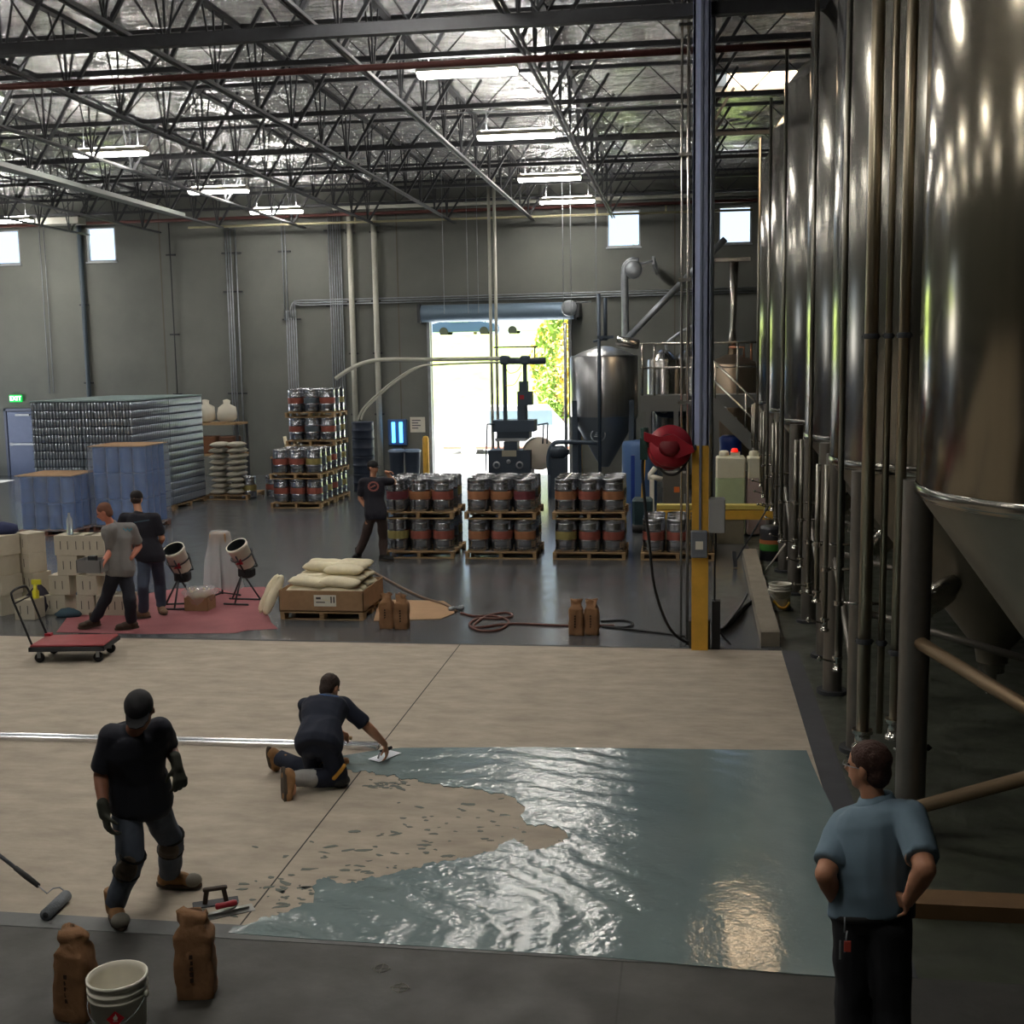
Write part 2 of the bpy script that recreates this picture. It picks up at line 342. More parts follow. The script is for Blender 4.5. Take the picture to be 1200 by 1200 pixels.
JY = [(14.7,7.6,.065),(18.7,8.25,.036),(22.5,8.25,.036),(26.4,8.25,.036),(29.4,8.25,.036),(32.4,8.25,.036),(35.4,8.25,.036)]
for k, (y, zb, w) in enumerate(JY[::-1]):
    big = w > .06
    g = thing('roof_joist', ('heavy dark girder truss crossing the top of the room, nearest of the cross joists' if big else '%s cross joist from the far wall, dark open-web steel' % ordn(k)), 'joist', (0,y,zb), group='cross joists under the foil')
    m = MB(); m.b2((XL,-w,-w*1.1),(XR,w,w*1.1)); m.build('bottom_chord', TRUSSM, g)
    m = MB(); m.b2((XL,-w,8.84-zb-.03),(XR,w,8.84-zb+.03)); m.build('top_chord', TRUSSM, g)
    x = XL+.4; st = 1.6 if big else 1.2; hh = 8.84-zb; zz = []
    while x < XR-1: zz += [(x,0,0),(x+st/2,0,hh)]; x += st
    m = MB(); m.tube(zz, w*.45, 4); m.build('web', TRUSSM, g)
# sprinkler main (dark red) and cross pipes under the roof
RUST = mat('rusty_red_pipe', rgb(92,52,48), .6, var=.2)
m = MB(); m.tube([(XL+.5,16.55,7.6),(XR-.3,16.55,7.6)], .045, 10); tag(m.build('sprinkler_pipe', RUST), 'dark red sprinkler main crossing the room just beyond the heavy girder', 'pipe')
m = MB(); m.tube([(XL+.5,36.1,8.05),(XR-.3,36.1,8.05)], .05, 10); tag(m.build('sprinkler_pipe', RUST), 'brownish red sprinkler pipe running along the top of the far wall', 'pipe')
m = MB(); m.tube([(-4.9,22.5,8.15),(.0,22.7,8.15)], .012, 6); tag(m.build('conduit', GALV), 'thin grey conduit hung crosswise beside the ceiling light nearest the tanks', 'conduit')
# light fixtures
HOUS = mat('fixture_housing', rgb(200,196,180), .4, .2)
LENS = mat('fixture_lens', (1,1,1), .4, emit=((1,.95,.87), 86))
proto = thing('ceiling_light', 'x', 'ceiling light', (0,0,0), group='hanging strip lights')
m = MB(); m.prism([(-.17,-.02),(-.06,.09),(.06,.09),(.17,-.02)], -.78, .78, 'x'); m.build('housing', HOUS, proto)
m = MB(); m.prism([(-.15,-.02),(-.10,-.075),(.10,-.075),(.15,-.02)], -.76, .76, 'x'); m.build('lens', LENS, proto)
m = MB(); m.b2((-.7,-.035,.092),(.7,.035,.1)); m.build('added_uplight', mat('added_uplight', (1,1,1), .4, emit=((1,.95,.87), 190)), proto)  # glowing strip added on top of the housing to brighten the foil
for sx in (-.6,.6):
    m = MB(); m.tube([(sx,0,.09),(sx,0,.85)], .006, 5); m.build('hanger', GALV, proto)
rowsR = [8.0,13.3,18.7,24.1,29.9,34.3]
lab = {(0,2):'strip light at the top centre, largest of the four in the middle row',(0,3):'second strip light from the top in the middle row',(0,4):'third strip light from the top in the middle row',(0,5):'farthest strip light of the middle row, near the wall pipes',
 (1,3):'strip light at upper left, nearest of the three in the left row',(1,4):'middle strip light of the three in the left row',(1,5):'farthest strip light of the left row above the wall conduits',(2,5):'strip light at the far left edge near the corner window'}
first = True; added_lamp_loc = (-3.35,2.6,8.0)
for c, x in enumerate((-3.35,-11.9,-20.4)):
    for r, y in enumerate(rowsR):
        lb = lab.get((c,r), 'strip light overhead outside the view, row %s, place %s from the near wall' % (ordn(c), ordn(r)))
        if first: proto.location = (x,y,8.0); proto['label'] = lb; first = False
        else: dup(proto, (x,y,8.0), label=lb)
dup(proto, added_lamp_loc, label='added unseen strip light nearest the viewpoint, brightening the foreground')  # extra out-of-view lamp, added to lift the dark foreground
# ---- column with blue-grey paint, yellow guard paint, boxes, reel
c = thing('steel_column', 'blue-grey square steel column painted yellow at its lower part', 'column', (.17,14.55,0))
m = MB(); 
for sx in (-.085,.085): m.b2((sx-.012+(-.0),-.1,2.52),(sx+.012,.1,8.8))
m.b2((-.1,-.1,2.52),(.1,-.075,8.8)); m.b2((-.1,.075,2.52),(.1,.1,8.8)); m.b2((-.012,-.11,2.52),(.012,-.09,8.8)); m.build('upper_shaft', BLUEC, c)
m = MB(); m.b2((-.1,-.105,.0),(.1,.105,2.52)); m.build('yellow_lower_shaft', YEL, c)
m = MB(); m.b2((-.014,-.13,1.5),(.014,-.105,8.6)); m.build('conduit', mat('painted_conduit', rgb(120,126,146), .5), c)
m = MB(); m.b2((-.13,-.02,0),(-.1,.14,.35)); m.b2((.1,-.02,0),(.13,.14,.35)); m.build('base_bracket', DARKM, c)
m = MB(); m.tube([(.3,14.75,1.2),(.3,14.75,8.9)], .03, 10); m.b2((.27,14.74,3),(.33,14.86,3.04)); tag(m.build('conduit', GALV), 'grey conduit standing just right of the blue-grey column', 'conduit')
m = MB(); m.tube([(.02,15.0,0),(.02,15.0,8.9)], .022, 10); m.tube([(-.06,15.0,0),(-.06,15.0,8.9)], .016, 10)
for z in (3,4.5,6,7.5): m.b2((-.1,14.96,z),(.06,15.04,z+.04))
tag(m.build('steel_tubing', PIPEM), 'pair of bronze-toned steel tubes standing just left of the blue-grey column', 'pipe')
s = thing('disconnect_switch', 'grey switch box with white label on the front of the yellow column', 'electrical box', (.16,14.40,1.33))
m = MB(); m.bev((0,0,0),(.2,.1,.33),.012); m.build('box', mat('switch_grey', rgb(112,118,128), .5), s)
m = MB(); m.b2((-.045,-.056,-.06),(.045,-.05,.04)); m.build('label_plate', WHITE, s)
s = thing('control_cabinet', 'pale grey control cabinet on the right side of the yellow column', 'electrical box', (.37,14.52,1.67))
m = MB(); m.bev((0,0,0),(.2,.2,.42),.012); m.build('box', mat('cabinet_grey', rgb(168,170,172), .5), s)
m = MB(); m.b2((-.09,-.108,-.2),(.09,-.1,.2)); m.build('door', mat('cabinet_grey', (1,1,1)), s)
s = thing('hose_reel', 'red hose reel with black hose mounted left of the yellow column', 'hose reel', (-.2,14.42,2.5))
m = MB(); m.T = Matrix.Rotation(radians(72),4,'X') @ Matrix.Rotation(radians(14),4,'Y'); m.lathe([(.06,-.09),(.26,-.09),(.265,-.02),(.2,0),(.2,.04),(.265,.06),(.26,.1),(.06,.1)], n=28); m.build('drum', REDM, s)
m = MB(); m.T = Matrix.Rotation(radians(72),4,'X'); m.lathe([(.1,.1),(.14,.13),(.1,.16),(0,.16)], n=16); m.T=None; m.build('hub', mat('dark_red', rgb(110,20,30), .5), s)
m = MB(); m.prism([(-.3,.2),(-.1,.14),(.05,.17),(.28,.02),(.3,-.04),(.1,-.12),(-.14,.02),(-.3,.1)], -.14, -.1, 'y'); m.build('guide_arm', REDM, s)
m = MB(); m.tube(spline([(-.18,-.03,-.14),(-.05,-.08,-.3),(.1,-.08,-.3),(.22,-.03,-.14),(.24,.02,.0)]), .018, 8); m.build('hose', BLACK, s)
m = MB(); m.b2((.2,0,-.03),(.32,.14,.03)); m.build('bracket', DARKM, s)
m = MB(); m.tube(spline([(-.47,14.4,2.55),(-.52,14.4,2.3),(-.5,14.4,1.9),(-.44,14.35,1.35),(-.38,14.4,.8),(-.22,14.5,.3),(.0,14.75,.03),(.3,14.9,.03)]), .018, 8); tag(m.build('hose', BLACK), 'black hose hanging in a curve from the red reel down to the column foot', 'hose')
m = MB(); m.tube(spline([(-.5,14.42,2.74),(-.49,14.4,2.6),(-.47,14.4,2.5)]), [.05]*16+[.03], 8); m.b2((-.55,14.36,2.36),(-.46,14.46,2.62)); tag(m.build('spray_nozzle', mat('dark_green', rgb(30,60,55), .5)), 'dark green nozzle hanging beside the red hose reel', 'nozzle')
m = MB(); m.tube(spline([(.36,14.55,1.45),(.36,14.5,1.3),(.35,14.55,.9),(.38,14.6,.3),(.55,14.6,.04)]), .012, 6); m.b2((.32,14.5,.0),(.42,14.66,.6)); tag(m.build('cable', BLACK), 'black cables and plug pack hanging behind the yellow column', 'cable')
# ---- wall conduits and pipes
def vert(name, label, x0s, r, z0, z1, mt, y=None, straps=()):
    y = y or YF-.08; g = thing(name, label, 'pipe' if 'pipe' in name else 'conduit', (x0s[0],y,z0))
    for x in x0s:
        m = MB(); m.tube([(x-x0s[0],0,0),(x-x0s[0],0,z1-z0)], r, 8); m.build('pipe' if 'pipe' in name else 'conduit', mt, g)
    for z in straps:
        m = MB(); m.b2((-.15,.0,z-z0),(x0s[-1]-x0s[0]+.15,.07,z-z0+.05)); m.build('strap', DARKM, g)
    return g
vert('drain_pipe', 'left one of two thick pale pipes down the far wall', [-10.3], .09, 0, 8.25, PVC, YF-.14, (1.9,3.8,5.4,7.5))
vert('drain_pipe', 'right one of two thick pale pipes down the far wall, nearer the roll-up door', [-9.53], .09, 0, 8.25, PVC, YF-.14, (1.9,3.8,5.4,7.5))
vert('conduit_bundle', 'tall bundle of thin conduits beside the left pale pipe', [-11.0+i*.075 for i in range(6)], .022, 0, 8.2, GALV, None, (5.3,7.6))
vert('conduit_bundle', 'short bundle of thin conduits that turns right halfway up the wall', [-12.45+i*.075 for i in range(5)], .022, 0, 5.2, GALV, None, (4.9,))
vert('conduit_bundle', 'conduits rising from the turned bundle to the roof', [-12.5,-12.4], .022, 4.9, 8.6, GALV, None, (7,))
vert('conduit_bundle', 'four thin conduits on the wall right of the can pallets', [-14.35,-14.27,-14.19,-14.02], .024, 0, 7.8, GALV, None, (2.6,5.8,7.0))
vert('wall_pipe', 'single dark pipe on the wall between the small window and the can pallets', [-16.2], .02, 2.2, 8.0, DARKM, None, (2.6,4.5,7))
vert('wall_pipe', 'dark blue-grey downpipe left of the small left window', [-19.22], .075, 0, 8.3, mat('downpipe_paint', rgb(76,88,98), .5), YF-.1, (3,5.5))
vert('wall_pipe', 'pair of faint thin pipes near the exit door', [-20.6,-20.45], .015, 2.7, 8.3, GALV, None, ())
vert('support_pipe', 'tall pale post in front of the roll-up door with a thin tube beside it', [-5.6,-5.44], .045, 0, 8.8, PVC, 34.3, ())
m = MB()
for i in range(3): m.tube(spline([(-12.3+i*.07,YF-.1,5.0),(-12.3+i*.07,YF-.1,5.25+.05*i),(-12.2+i*.02,YF-.1,5.45+.02*i),(-12.0,YF-.1,5.5-i*.07),(-11,YF-.1,5.5-i*.07)],5)+[V((-.4,YF-.1,5.55-i*.07)),V((2.5,YF-.1,5.57-i*.07))], .02, 7)
tag(m.build('conduit_run', GALV), 'long horizontal run of three conduits across the far wall above the roll-up door', 'conduit')
m = MB(); m.tube([(-15.2,35.6,7.75),(-10.2,35.6,7.75),(1.9,35.6,7.72)], .035, 8)
for x in (-9.9,-2.6,-.6): m.tube([(x,35.6,7.7),(x,35.6,7.92)], .03, 6)
tag(m.build('sprinkler_pipe', mat('yellowish_pipe', rgb(170,164,130), .5)), 'long thin pale sprinkler pipe in front of the far wall at window height', 'pipe')
m = MB(); m.tube([(-10.7,36,8.28),(-2.5,36,8.28),(6.5,36,8.28)], .11, 12); tag(m.build('vent_pipe', PVC), 'thick pale pipe running along the top of the far wall above both vertical pale pipes', 'pipe')
m = MB(); m.b2((-13.6,14,7.5),(-13.3,31,7.6)); tag(m.build('cable_tray', mat('tray_grey_green', rgb(110,116,112), .6)), 'long grey cable tray running away under the left part of the roof', 'cable tray')
m = MB(); m.b2((-20,35.2,7.95),(-18.6,35.7,8.15)); tag(m.build('duct_box', PVC), 'short pale duct piece near the roof above the small left window', 'duct')
for i,(x,y,z0) in enumerate([(-6.9,34,4.9),(-6.2,34,4.9),(-5.9,34,4.9),(-3.1,30.5,4.3),(-2.9,30.5,4.4),(-2.3,31,4.5)]):
    m = MB(); m.tube([(x,y,z0),(x,y,8.8)], .008, 5); tag(m.build('hanger_rod', GALV), ['leftmost thin rod hanging from the roof before the roll-up door','second thin rod hanging before the roll-up door','third thin rod hanging before the roll-up door','thin rod hanging left of the mixing tank top','thin rod hanging just above the mixing tank top','thin rod hanging between the mixing tank and the elbow duct'][i], 'rod')
# sweeping pvc lines to the canning machine
m = MB(); m.tube(spline([(-9.9,33,3.1),(-9.5,33,3.35),(-9.0,33,3.55),(-8.4,33,3.62),(-7,33,3.6),(-4.9,32,3.6)],6), .06, 10); tag(m.build('transfer_pipe', PVC), 'pale curved pipe arching level to the top of the canning machine', 'pipe')
m = MB(); 
for dx in (0,.09): m.tube(spline([(-9.15+dx,32.5,1.95),(-8.95+dx,32.5,2.3),(-8.25+dx,32.5,2.9),(-7.45+dx,32.5,3.38),(-6.7,32.5,3.46),(-4.9,31.6,3.5)],6), .028, 8)
tag(m.build('transfer_pipe', PVC), 'double thin pale pipe sweeping up from lower left to the canning machine', 'pipe')
# uv lamp, notice, bollard
s = thing('insect_lamp', 'glowing blue insect lamp on the far wall left of the paper notice', 'lamp', (-8.97,YF-.08,1.35))
m = MB(); m.bev((0,0,0),(.62,.1,.82),.02); m.build('housing', mat('lamp_blue_grey', rgb(70,90,120), .5), s)
for x in (-.12,.12):
    m = MB(); m.tube([(x,-.07,-.32),(x,-.07,.32)], .055, 8); m.build('tube', mat('uv_glow', (.1,.5,1), .4, emit=((.08,.42,1), 5)), s)
s = thing('wall_notice', 'white paper notice on the far wall left of the roll-up door', 'notice', (-8.34,YF-.012,1.58))
m = MB(); m.b2((-.24,-.004,-.24),(.24,.004,.24)); m.build('sheet', WHITE, s)
m = MB()
for k in range(4): m.b2((-.18,-.007,.12-k*.08),(.1-(k%2)*.08,-.004,.15-k*.08))
m.build('print', mat('print_grey', rgb(90,90,95), .8), s)
for i,x in enumerate((-8.15,-3.2)):
    m = MB(); m.lathe([(.1,0),(.1,1.2),(.07,1.27),(0,1.29)], n=16); o = m.build('bollard', YEL, loc=(x+.25 if i==0 else x,35.6,0)); tag(o, ('left' if i==0 else 'right')+' yellow bollard guarding the roll-up door', 'bollard')
# ============================================================ FERMENTATION TANKS
TC = [(3.05,7.95),(2.93,11.75),(3.02,15.2),(3.0,19.0),(3.03,22.6),(3.07,26.4)]
TL = ['huge steel fermentation tank nearest on the right, filling the right edge','second fermentation tank from the camera, next behind the huge nearest one','third steel fermentation tank from the camera','fourth steel fermentation tank from the camera','fifth steel fermentation tank, narrow sliver beyond the fourth','farthest steel fermentation tank beside the stair platform']
RT = 1.55; LEGM = mat('tank_leg_steel', (.2,.185,.165), .45, .85, var=.08)
TS = mat('tank_shell_steel', (.23,.222,.198), .19, 1, var=.05, scale=2, stretch=(6,6,.2))
TCM = mat('tank_cone_steel', (.22,.2,.16), .45, .9, var=.08, scale=3)
for k, (x, y) in enumerate(TC):
    zb = 2.58 if k else 2.7
    g = thing('fermentation_tank', TL[k], 'tank', (x,y,0), group='row of fermentation tanks')
    m = MB(); m.lathe([(RT-.02,zb-.05),(RT,zb),(RT,7.55),(RT-.03,7.6),(RT*.85,7.85),(RT*.5,8.05),(.25,8.15),(0,8.16)], n=96, cap=False); m.build('shell', TS if k else mat('near_tank_steel', (.21,.19,.15), .15, 1, var=.05, scale=2, stretch=(6,6,.2)), g)
    m = MB(); m.lathe([(.14,.62),(.16,.75),(RT-.06,zb-.1),(RT-.02,zb-.04)], n=64); m.build('cone', TCM, g)
    m = MB(); m.lathe([(RT+.004,zb-.03),(RT+.012,zb-.02),(RT+.012,zb+.03),(RT+.004,zb+.04)], n=96, cap=False); m.build('weld_band', TS, g)
    m = MB(); m.lathe([(.05,.3),(.05,.5),(.12,.52),(.12,.6),(.15,.62)], n=16); m.build('bottom_outlet', PIPEM, g)
    m = MB(); m.T = Matrix.Translation((-.62,-.55,1.35)) @ Euler((radians(-35),radians(-38),0)).to_matrix().to_4x4(); m.lathe([(.24,-.03),(.26,0),(.26,.05),(.22,.07),(0,.08)], n=24); m.T=None; m.build('manway', STEEL, g)
    for sx in (-1,1):
        for sy in (-1,1):
            lx = 1.38*sx; ly = .95*sy
            if k == 0 and sy < 0: lx, ly = (.35*sx+.2, -1.3-.35*(sx<0)) if sx > 0 else (-.15,-1.55)
            if k == 0 and sy < 0 and sx > 0: lx, ly = 1.45, -.7
            m = MB(); m.lathe([(.1 if k else .11,.04),(.1 if k else .11,zb-.02)], (lx,ly,0), 20); lg = m.build('leg', LEGM, g)
            m = MB(); m.lathe([(.16,.0),(.16,.04)], (lx,ly,0), 16); m.build('foot_plate', DARKM, lg)
    BR = mat('brace_pipe', (.2,.14,.08), .5, .6)
    if k == 0:
        for (a, b2) in (((-1.38,.9,1.5),(-.2,-.95,1.0)),((-1.38,.7,.3),(1.2,-.95,1.9)),):
            m = MB(); m.tube([a,b2], .05, 12); m.build('brace', BR, g)
    else:
        for (a, b2) in (((-1.38,.95,1.5),(-1.38,-.95,.5)),((-1.38,-.95,1.3),(1.38,-.95,.5))):
            m = MB(); m.tube([a,b2], .035, 10); m.build('brace', LEGM, g)
    # manifold pipes with valves on the aisle side
    for j, (dy, zt) in enumerate(((-1.35,7.9),(-.35,2.56),(.4,2.5))):
        if k == 0: continue
        m = MB(); xx = -1.62; z0 = .95+.12*j
        m.tube([(xx,dy,z0),(xx,dy,zt)], .026, 10)
        pv = m.build('standpipe', mat('standpipe_steel', (.26,.245,.21), .32, 1), g)
        m = MB(); m.lathe([(.045,0),(.045,.02),(.03,.03),(.03,.1),(.045,.11),(.045,.13)], (xx,dy,z0-.1), 12); m.tube([(xx,dy,z0-.03),(xx-.16,dy-.1,z0+.03)], .01, 6); m.lathe([(0,-.03),(.028,0),(0,.03)], (xx-.16,dy-.1,z0+.03), 8); m.build('valve', STEEL, pv)
        m = MB(); m.tube([(xx,dy,z0+.5),(xx+.35,dy,z0+.5)], .014, 6); m.lathe([(.04,-.02),(.04,.02)], (xx,dy,z0+.5), 10); m.build('clamp', STEEL, pv)
# tall pipes in front of the nearest tanks
for i, (xa, ya, rr) in enumerate(((1.38,9.35,.05),(1.50,9.3,.026),(1.56,9.0,.04),(1.70,8.92,.02))):
    g = thing('process_pipe', ['left thick bronze-toned pipe rising before the nearest tank','thin pipe just right of the left thick bronze-toned pipe','right thick bronze-toned pipe beside the nearest tank edge','thin pipe just right of the right thick bronze-toned pipe'][i], 'pipe', (xa,ya,0), group='tall pipes before the nearest tank')
    BZ = mat('warm_steel_pipe', (.36,.31,.23), .3, 1)
    m = MB(); m.tube([(0,0,.55+.1*i),(0,0,8.9)], rr, 14); m.build('tube', BZ, g)
    for z in (1.35,3.7,6.6):
        m = MB(); m.lathe([(rr+.012,0),(rr+.016,.02),(rr+.012,.04)], (0,0,z), 12); m.tube([(-rr-.02,0,z+.02),(rr+.02,0,z+.02)], .008, 6); m.build('clamp', DARKM, g)
    if i % 2 == 0:
        m = MB(); m.lathe([(rr+.03,0),(rr+.03,.03),(rr+.01,.04),(rr+.01,.12),(rr+.03,.13),(rr+.03,.16)], (0,0,.5+.1*i), 14)
        m.tube([(0,0,.62),( -.1 if i==0 else .24,-.06,.45 if i==0 else .66)], .012, 6); m.build('valve', STEEL, g)
        m = MB(); m.lathe([(0,-.03),(.03,0),(0,.03)], ((-.1,-.06,.45) if i==0 else (.24,-.06,.66)), 8); m.build('valve_handle', BLACK, g)
# ============================================================ PALLETS, KEGS
def pallet_mesh(w, d, h=.13):
    m = MB(); n = 6; t = .018
    for i in range(n):
        y = -d/2+.05+i*(d-.1)/(n-1); m.box((0,y,h-t/2),(w,.1,t))
    for x in (-w/2+.03,0,w/2-.03):
        for s in (-1,0,1): m.box((x,s*(d/2-.1),h/2),(.06,.18 if s else .14,h-2*t))
        m.box((x,0,h-t*1.6),(.06,d,t*1.3))
    for s in (-1,0,1): m.box((0,s*(d/2-.06),t/2),(w,.09,t))
    return m
_pc = {}
def pallet_part(w, d, loc, parent, M=None):
    k = (w,d,M and M.name)
    if k not in _pc: o = pallet_mesh(w,d).build('pallet', M or WOOD, parent, loc); _pc[k] = o.data; return o
    o = bpy.data.objects.new('pallet', _pc[k]); COL.objects.link(o); o.location = loc; o.parent = parent; return o
def wood_pallet(w, d, loc, label, group='wooden pallets under the stacks', M=None):
    o = pallet_part(w, d, loc, None, M); o.name = 'wooden_pallet'; return tag(o, label, 'pallet', group)
BANDS = {'red': rgb(150,84,72), 'orange': rgb(164,112,78), 'yellow': rgb(150,138,84), 'dark red': rgb(118,60,66), 'blue-grey': rgb(92,104,112)}
KP = {}
def keg_proto(c):
    if c in KP: return None
    g = thing('beer_keg', 'x', 'keg'); R = .196
    m = MB(); m.lathe([(R-.012,.03),(R-.004,.06),(R,.1),(R,.17),(R+.007,.185),(R+.007,.2),(R,.215),(R,.375),(R+.007,.39),(R+.007,.405),(R,.42),(R,.49),(R-.006,.525),(R-.05,.55),(.05,.56),(0,.56)], n=28); m.build('barrel', KEGST, g)
    m = MB(); m.lathe([(R-.006,.5),(R+.002,.55),(R+.002,.585),(R-.004,.592),(R-.01,.585),(R-.01,.53)], n=28, cap=False); m.build('chime', KEGST, g)
    m = MB(); m.lathe([(R-.03,.004),(R+.002,.004),(R+.002,.05),(R-.004,.09)], n=28, cap=False); m.build('chime', KEGST, g)
    m = MB(); m.lathe([(R+.0015,.222),(R+.002,.225),(R+.002,.365),(R+.0015,.368)], n=28, cap=False); m.build('color_band', mat('keg_band_'+c.replace(' ','_').replace('-','_'), BANDS[c], .55, var=.1), g)
    m = MB(); m.lathe([(.04,.56),(.04,.575),(.028,.58),(0,.58)], n=12); m.build('valve', PIPEM, g)
    KP[c] = g; return g
def keg(c, loc, rz, label, group):
    g = keg_proto(c)
    if g is None: return dup(KP[c], loc, rz, label=label) and None
    g.location = loc; g.rotation_euler = (0,0,rz); g['label'] = label; g['group'] = group
ROWN = {0:'front',1:'middle',2:'back'}; COLN = {0:'left',1:'centre',2:'right'}
def keg_block(x0, y0, z0, pat, desc, group, skip=()):
    """3x3 kegs on one pallet; pat = 9 band names (front row left to right, then back)."""
    for r in range(3):
        for c in range(3):
            if (r,c) in skip: continue
            b = pat[(r*3+c) % len(pat)]
            keg(b, (x0+.22+c*.425, y0+.22+r*.41, z0), random.uniform(0,6), '%s-banded steel keg, %s row %s, %s' % (b, ROWN[r], COLN[c], desc), group)
GR = 'steel kegs stacked on pallets'
S1, S2, S3 = -5.47, -3.96, -2.36
P9 = ['orange','red','red','red','orange','blue-grey','orange','red','yellow']
for i, (x, nm, lo, up) in enumerate(((S1,'left stack',['yellow','red','red'],['dark red','orange','red']),(S2,'middle stack',['orange','red','orange'],['orange','orange','dark red']),(S3,'right stack',['yellow','red','red'],['orange','red','orange']))):
    wood_pallet(1.3,1.26,(x+.645,21.55,0),'bottom wooden pallet of the %s of kegs' % nm)
    keg_block(x, 20.93, .132, lo+P9[3:], 'lower layer of the %s' % nm, GR, skip=((1,1),))
    wood_pallet(1.3,1.26,(x+.645,21.55,.726),'upper wooden pallet between keg layers of the %s' % nm)
    keg_block(x, 20.93, .858, up+P9[3:], 'upper layer of the %s' % nm, GR)
wood_pallet(1.3,1.26,(-.79+.645,21.55,0),'wooden pallet under the single keg layer beside the yellow column')
keg_block(-.79, 20.93, .132, ['red','red','dark red','blue-grey','dark red','red','red','blue-grey','red'], 'low stack beside the yellow column', GR)
# four-high stack at the back
def tall(x0,y0,lvl,pat,ds,skip):
    z = lvl*.726; wood_pallet(1.3,1.26,(x0+.645,y0+.62,z),'wooden pallet under level %d of the tall keg stack, %s half' % (lvl+1, ds))
    keg_block(x0,y0,z+.132,pat,'level %d of the tall stack, %s half' % (lvl+1, ds),GR,skip)
TP = [['red','red','red'],['red','red','yellow'],['red','blue-grey','red'],['red','blue-grey','red']]
for lv in range(2):
    tall(-10.2,28.1,lv,TP[lv]+P9[3:],'front',((1,1),) + (((1,0),) if lv==0 else ()))
    tall(-10.2,29.42,lv,P9,'rear',((1,1),(0,1),(1,0),(0,0)))
for lv in (2,3): tall(-10.2,29.42,lv,TP[lv]+P9[3:],'rear',((1,1),))
for i,(x,y) in enumerate(((-11.55,30.2),(-10.95,30.4))): keg('yellow' if i==0 else 'red',(x,y,0),0,('left' if i==0 else 'right')+' one of two kegs standing on the floor behind the tall stack',GR)
# ============================================================ CAN PALLETS
CANM = mat('aluminium_can', (.44,.49,.57), .3, .85)
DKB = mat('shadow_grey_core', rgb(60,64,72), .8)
SHT = mat('tier_sheet', rgb(70,78,92), .7)
UW, UD, CR, LH = 1.23, 2.0, .038, .186
m = MB(); nx, ny = int(UW/(2*CR)), int(UD/(2*CR))
for lv in range(14):
    z = .16+lv*LH
    pts = [(-UW/2+CR+i*(UW-2*CR)/(nx-1), s*(UD/2-CR)) for i in range(nx) for s in (-1,1)]+[(s*(UW/2-CR), -UD/2+CR+j*(UD-2*CR)/(ny-1)) for j in range(1,ny-1) for s in (-1,1)]
    for (x,y) in pts: m.lathe([(CR*.8,0),(CR,.015),(CR,.15),(CR*.78,.168)], (x,y,z), 6, cap=False)
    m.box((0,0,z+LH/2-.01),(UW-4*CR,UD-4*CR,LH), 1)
cans0 = m.build('cans', [CANM, DKB], fix=False); cans0['kind'] = 'stuff'
sh = MB(); sh.box((0,0,0),(UW+.01,UD+.01,.008)); sheet0 = None
names = {(0,0):'front left',(1,0):'front right',(0,1):'back left',(1,1):'back right'}
firstc = True
for (i,j), nm in names.items():
    g = thing('can_pallet', 'tall shrink-free pallet of empty silver cans in layers, %s of the block of four' % nm, 'can pallet', (-14.38+i*1.25, 26.6+j*2.03, 0), group='block of can pallets')
    if firstc: cans0.parent = g
    else:
        c = cans0.copy(); COL.objects.link(c); c.parent = g
    pallet_part(1.23,2.0,(0,0,0),g)
    for lv in range(15):
        if sheet0 is None: sheet0 = sh.build('layer_sheet', SHT, g, (0,0,.152+lv*LH))
        else:
            c = sheet0.copy(); COL.objects.link(c); c.parent = g; c.location = (0,0,.152+lv*LH)
    m = MB(); m.box((0,0,.16+14*LH+.02),(UW,UD,.03)); m.build('top_frame', mat('top_frame_teal', rgb(120,140,140), .6), g)
    firstc = False
# ============================================================ BLUE DRUMS
BLU = mat('blue_drum_plastic', rgb(52,100,172), .45, var=.08)
m = MB(); m.lathe([(.13,0),(.14,.012),(.145,.05),(.138,.07),(.14,.28),(.147,.3),(.14,.32),(.138,.49),(.146,.51),(.146,.55),(.135,.565),(.12,.55),(0,.55)], n=20)
dr0 = m.build('blue_drum', BLU); dr0['label'] = 'x'; dr0['category'] = 'drum'; dr0['group'] = 'blue drums on two wrapped pallets'; firstd = True
WRAP, nt, b = node_mat('stretch_wrap'); b.inputs['Base Color'].default_value = (.75,.85,1,1); b.inputs['Roughness'].default_value = .18; b.inputs['Alpha'].default_value = .26
tcx = nd(nt,'ShaderNodeTexCoord'); nz = nd(nt,'ShaderNodeTexNoise'); nz.inputs['Scale'].default_value = 4; nz.inputs['Detail'].default_value = 6; nt.links.new(tcx.outputs['Object'], nz.inputs[0]); bp_ = nd(nt,'ShaderNodeBump'); bp_.inputs['Strength'].default_value = .9; bp_.inputs['Distance'].default_value = .1; nt.links.new(nz.outputs[0], bp_.inputs['Height']); nt.links.new(bp_.outputs[0], b.inputs['Normal'])
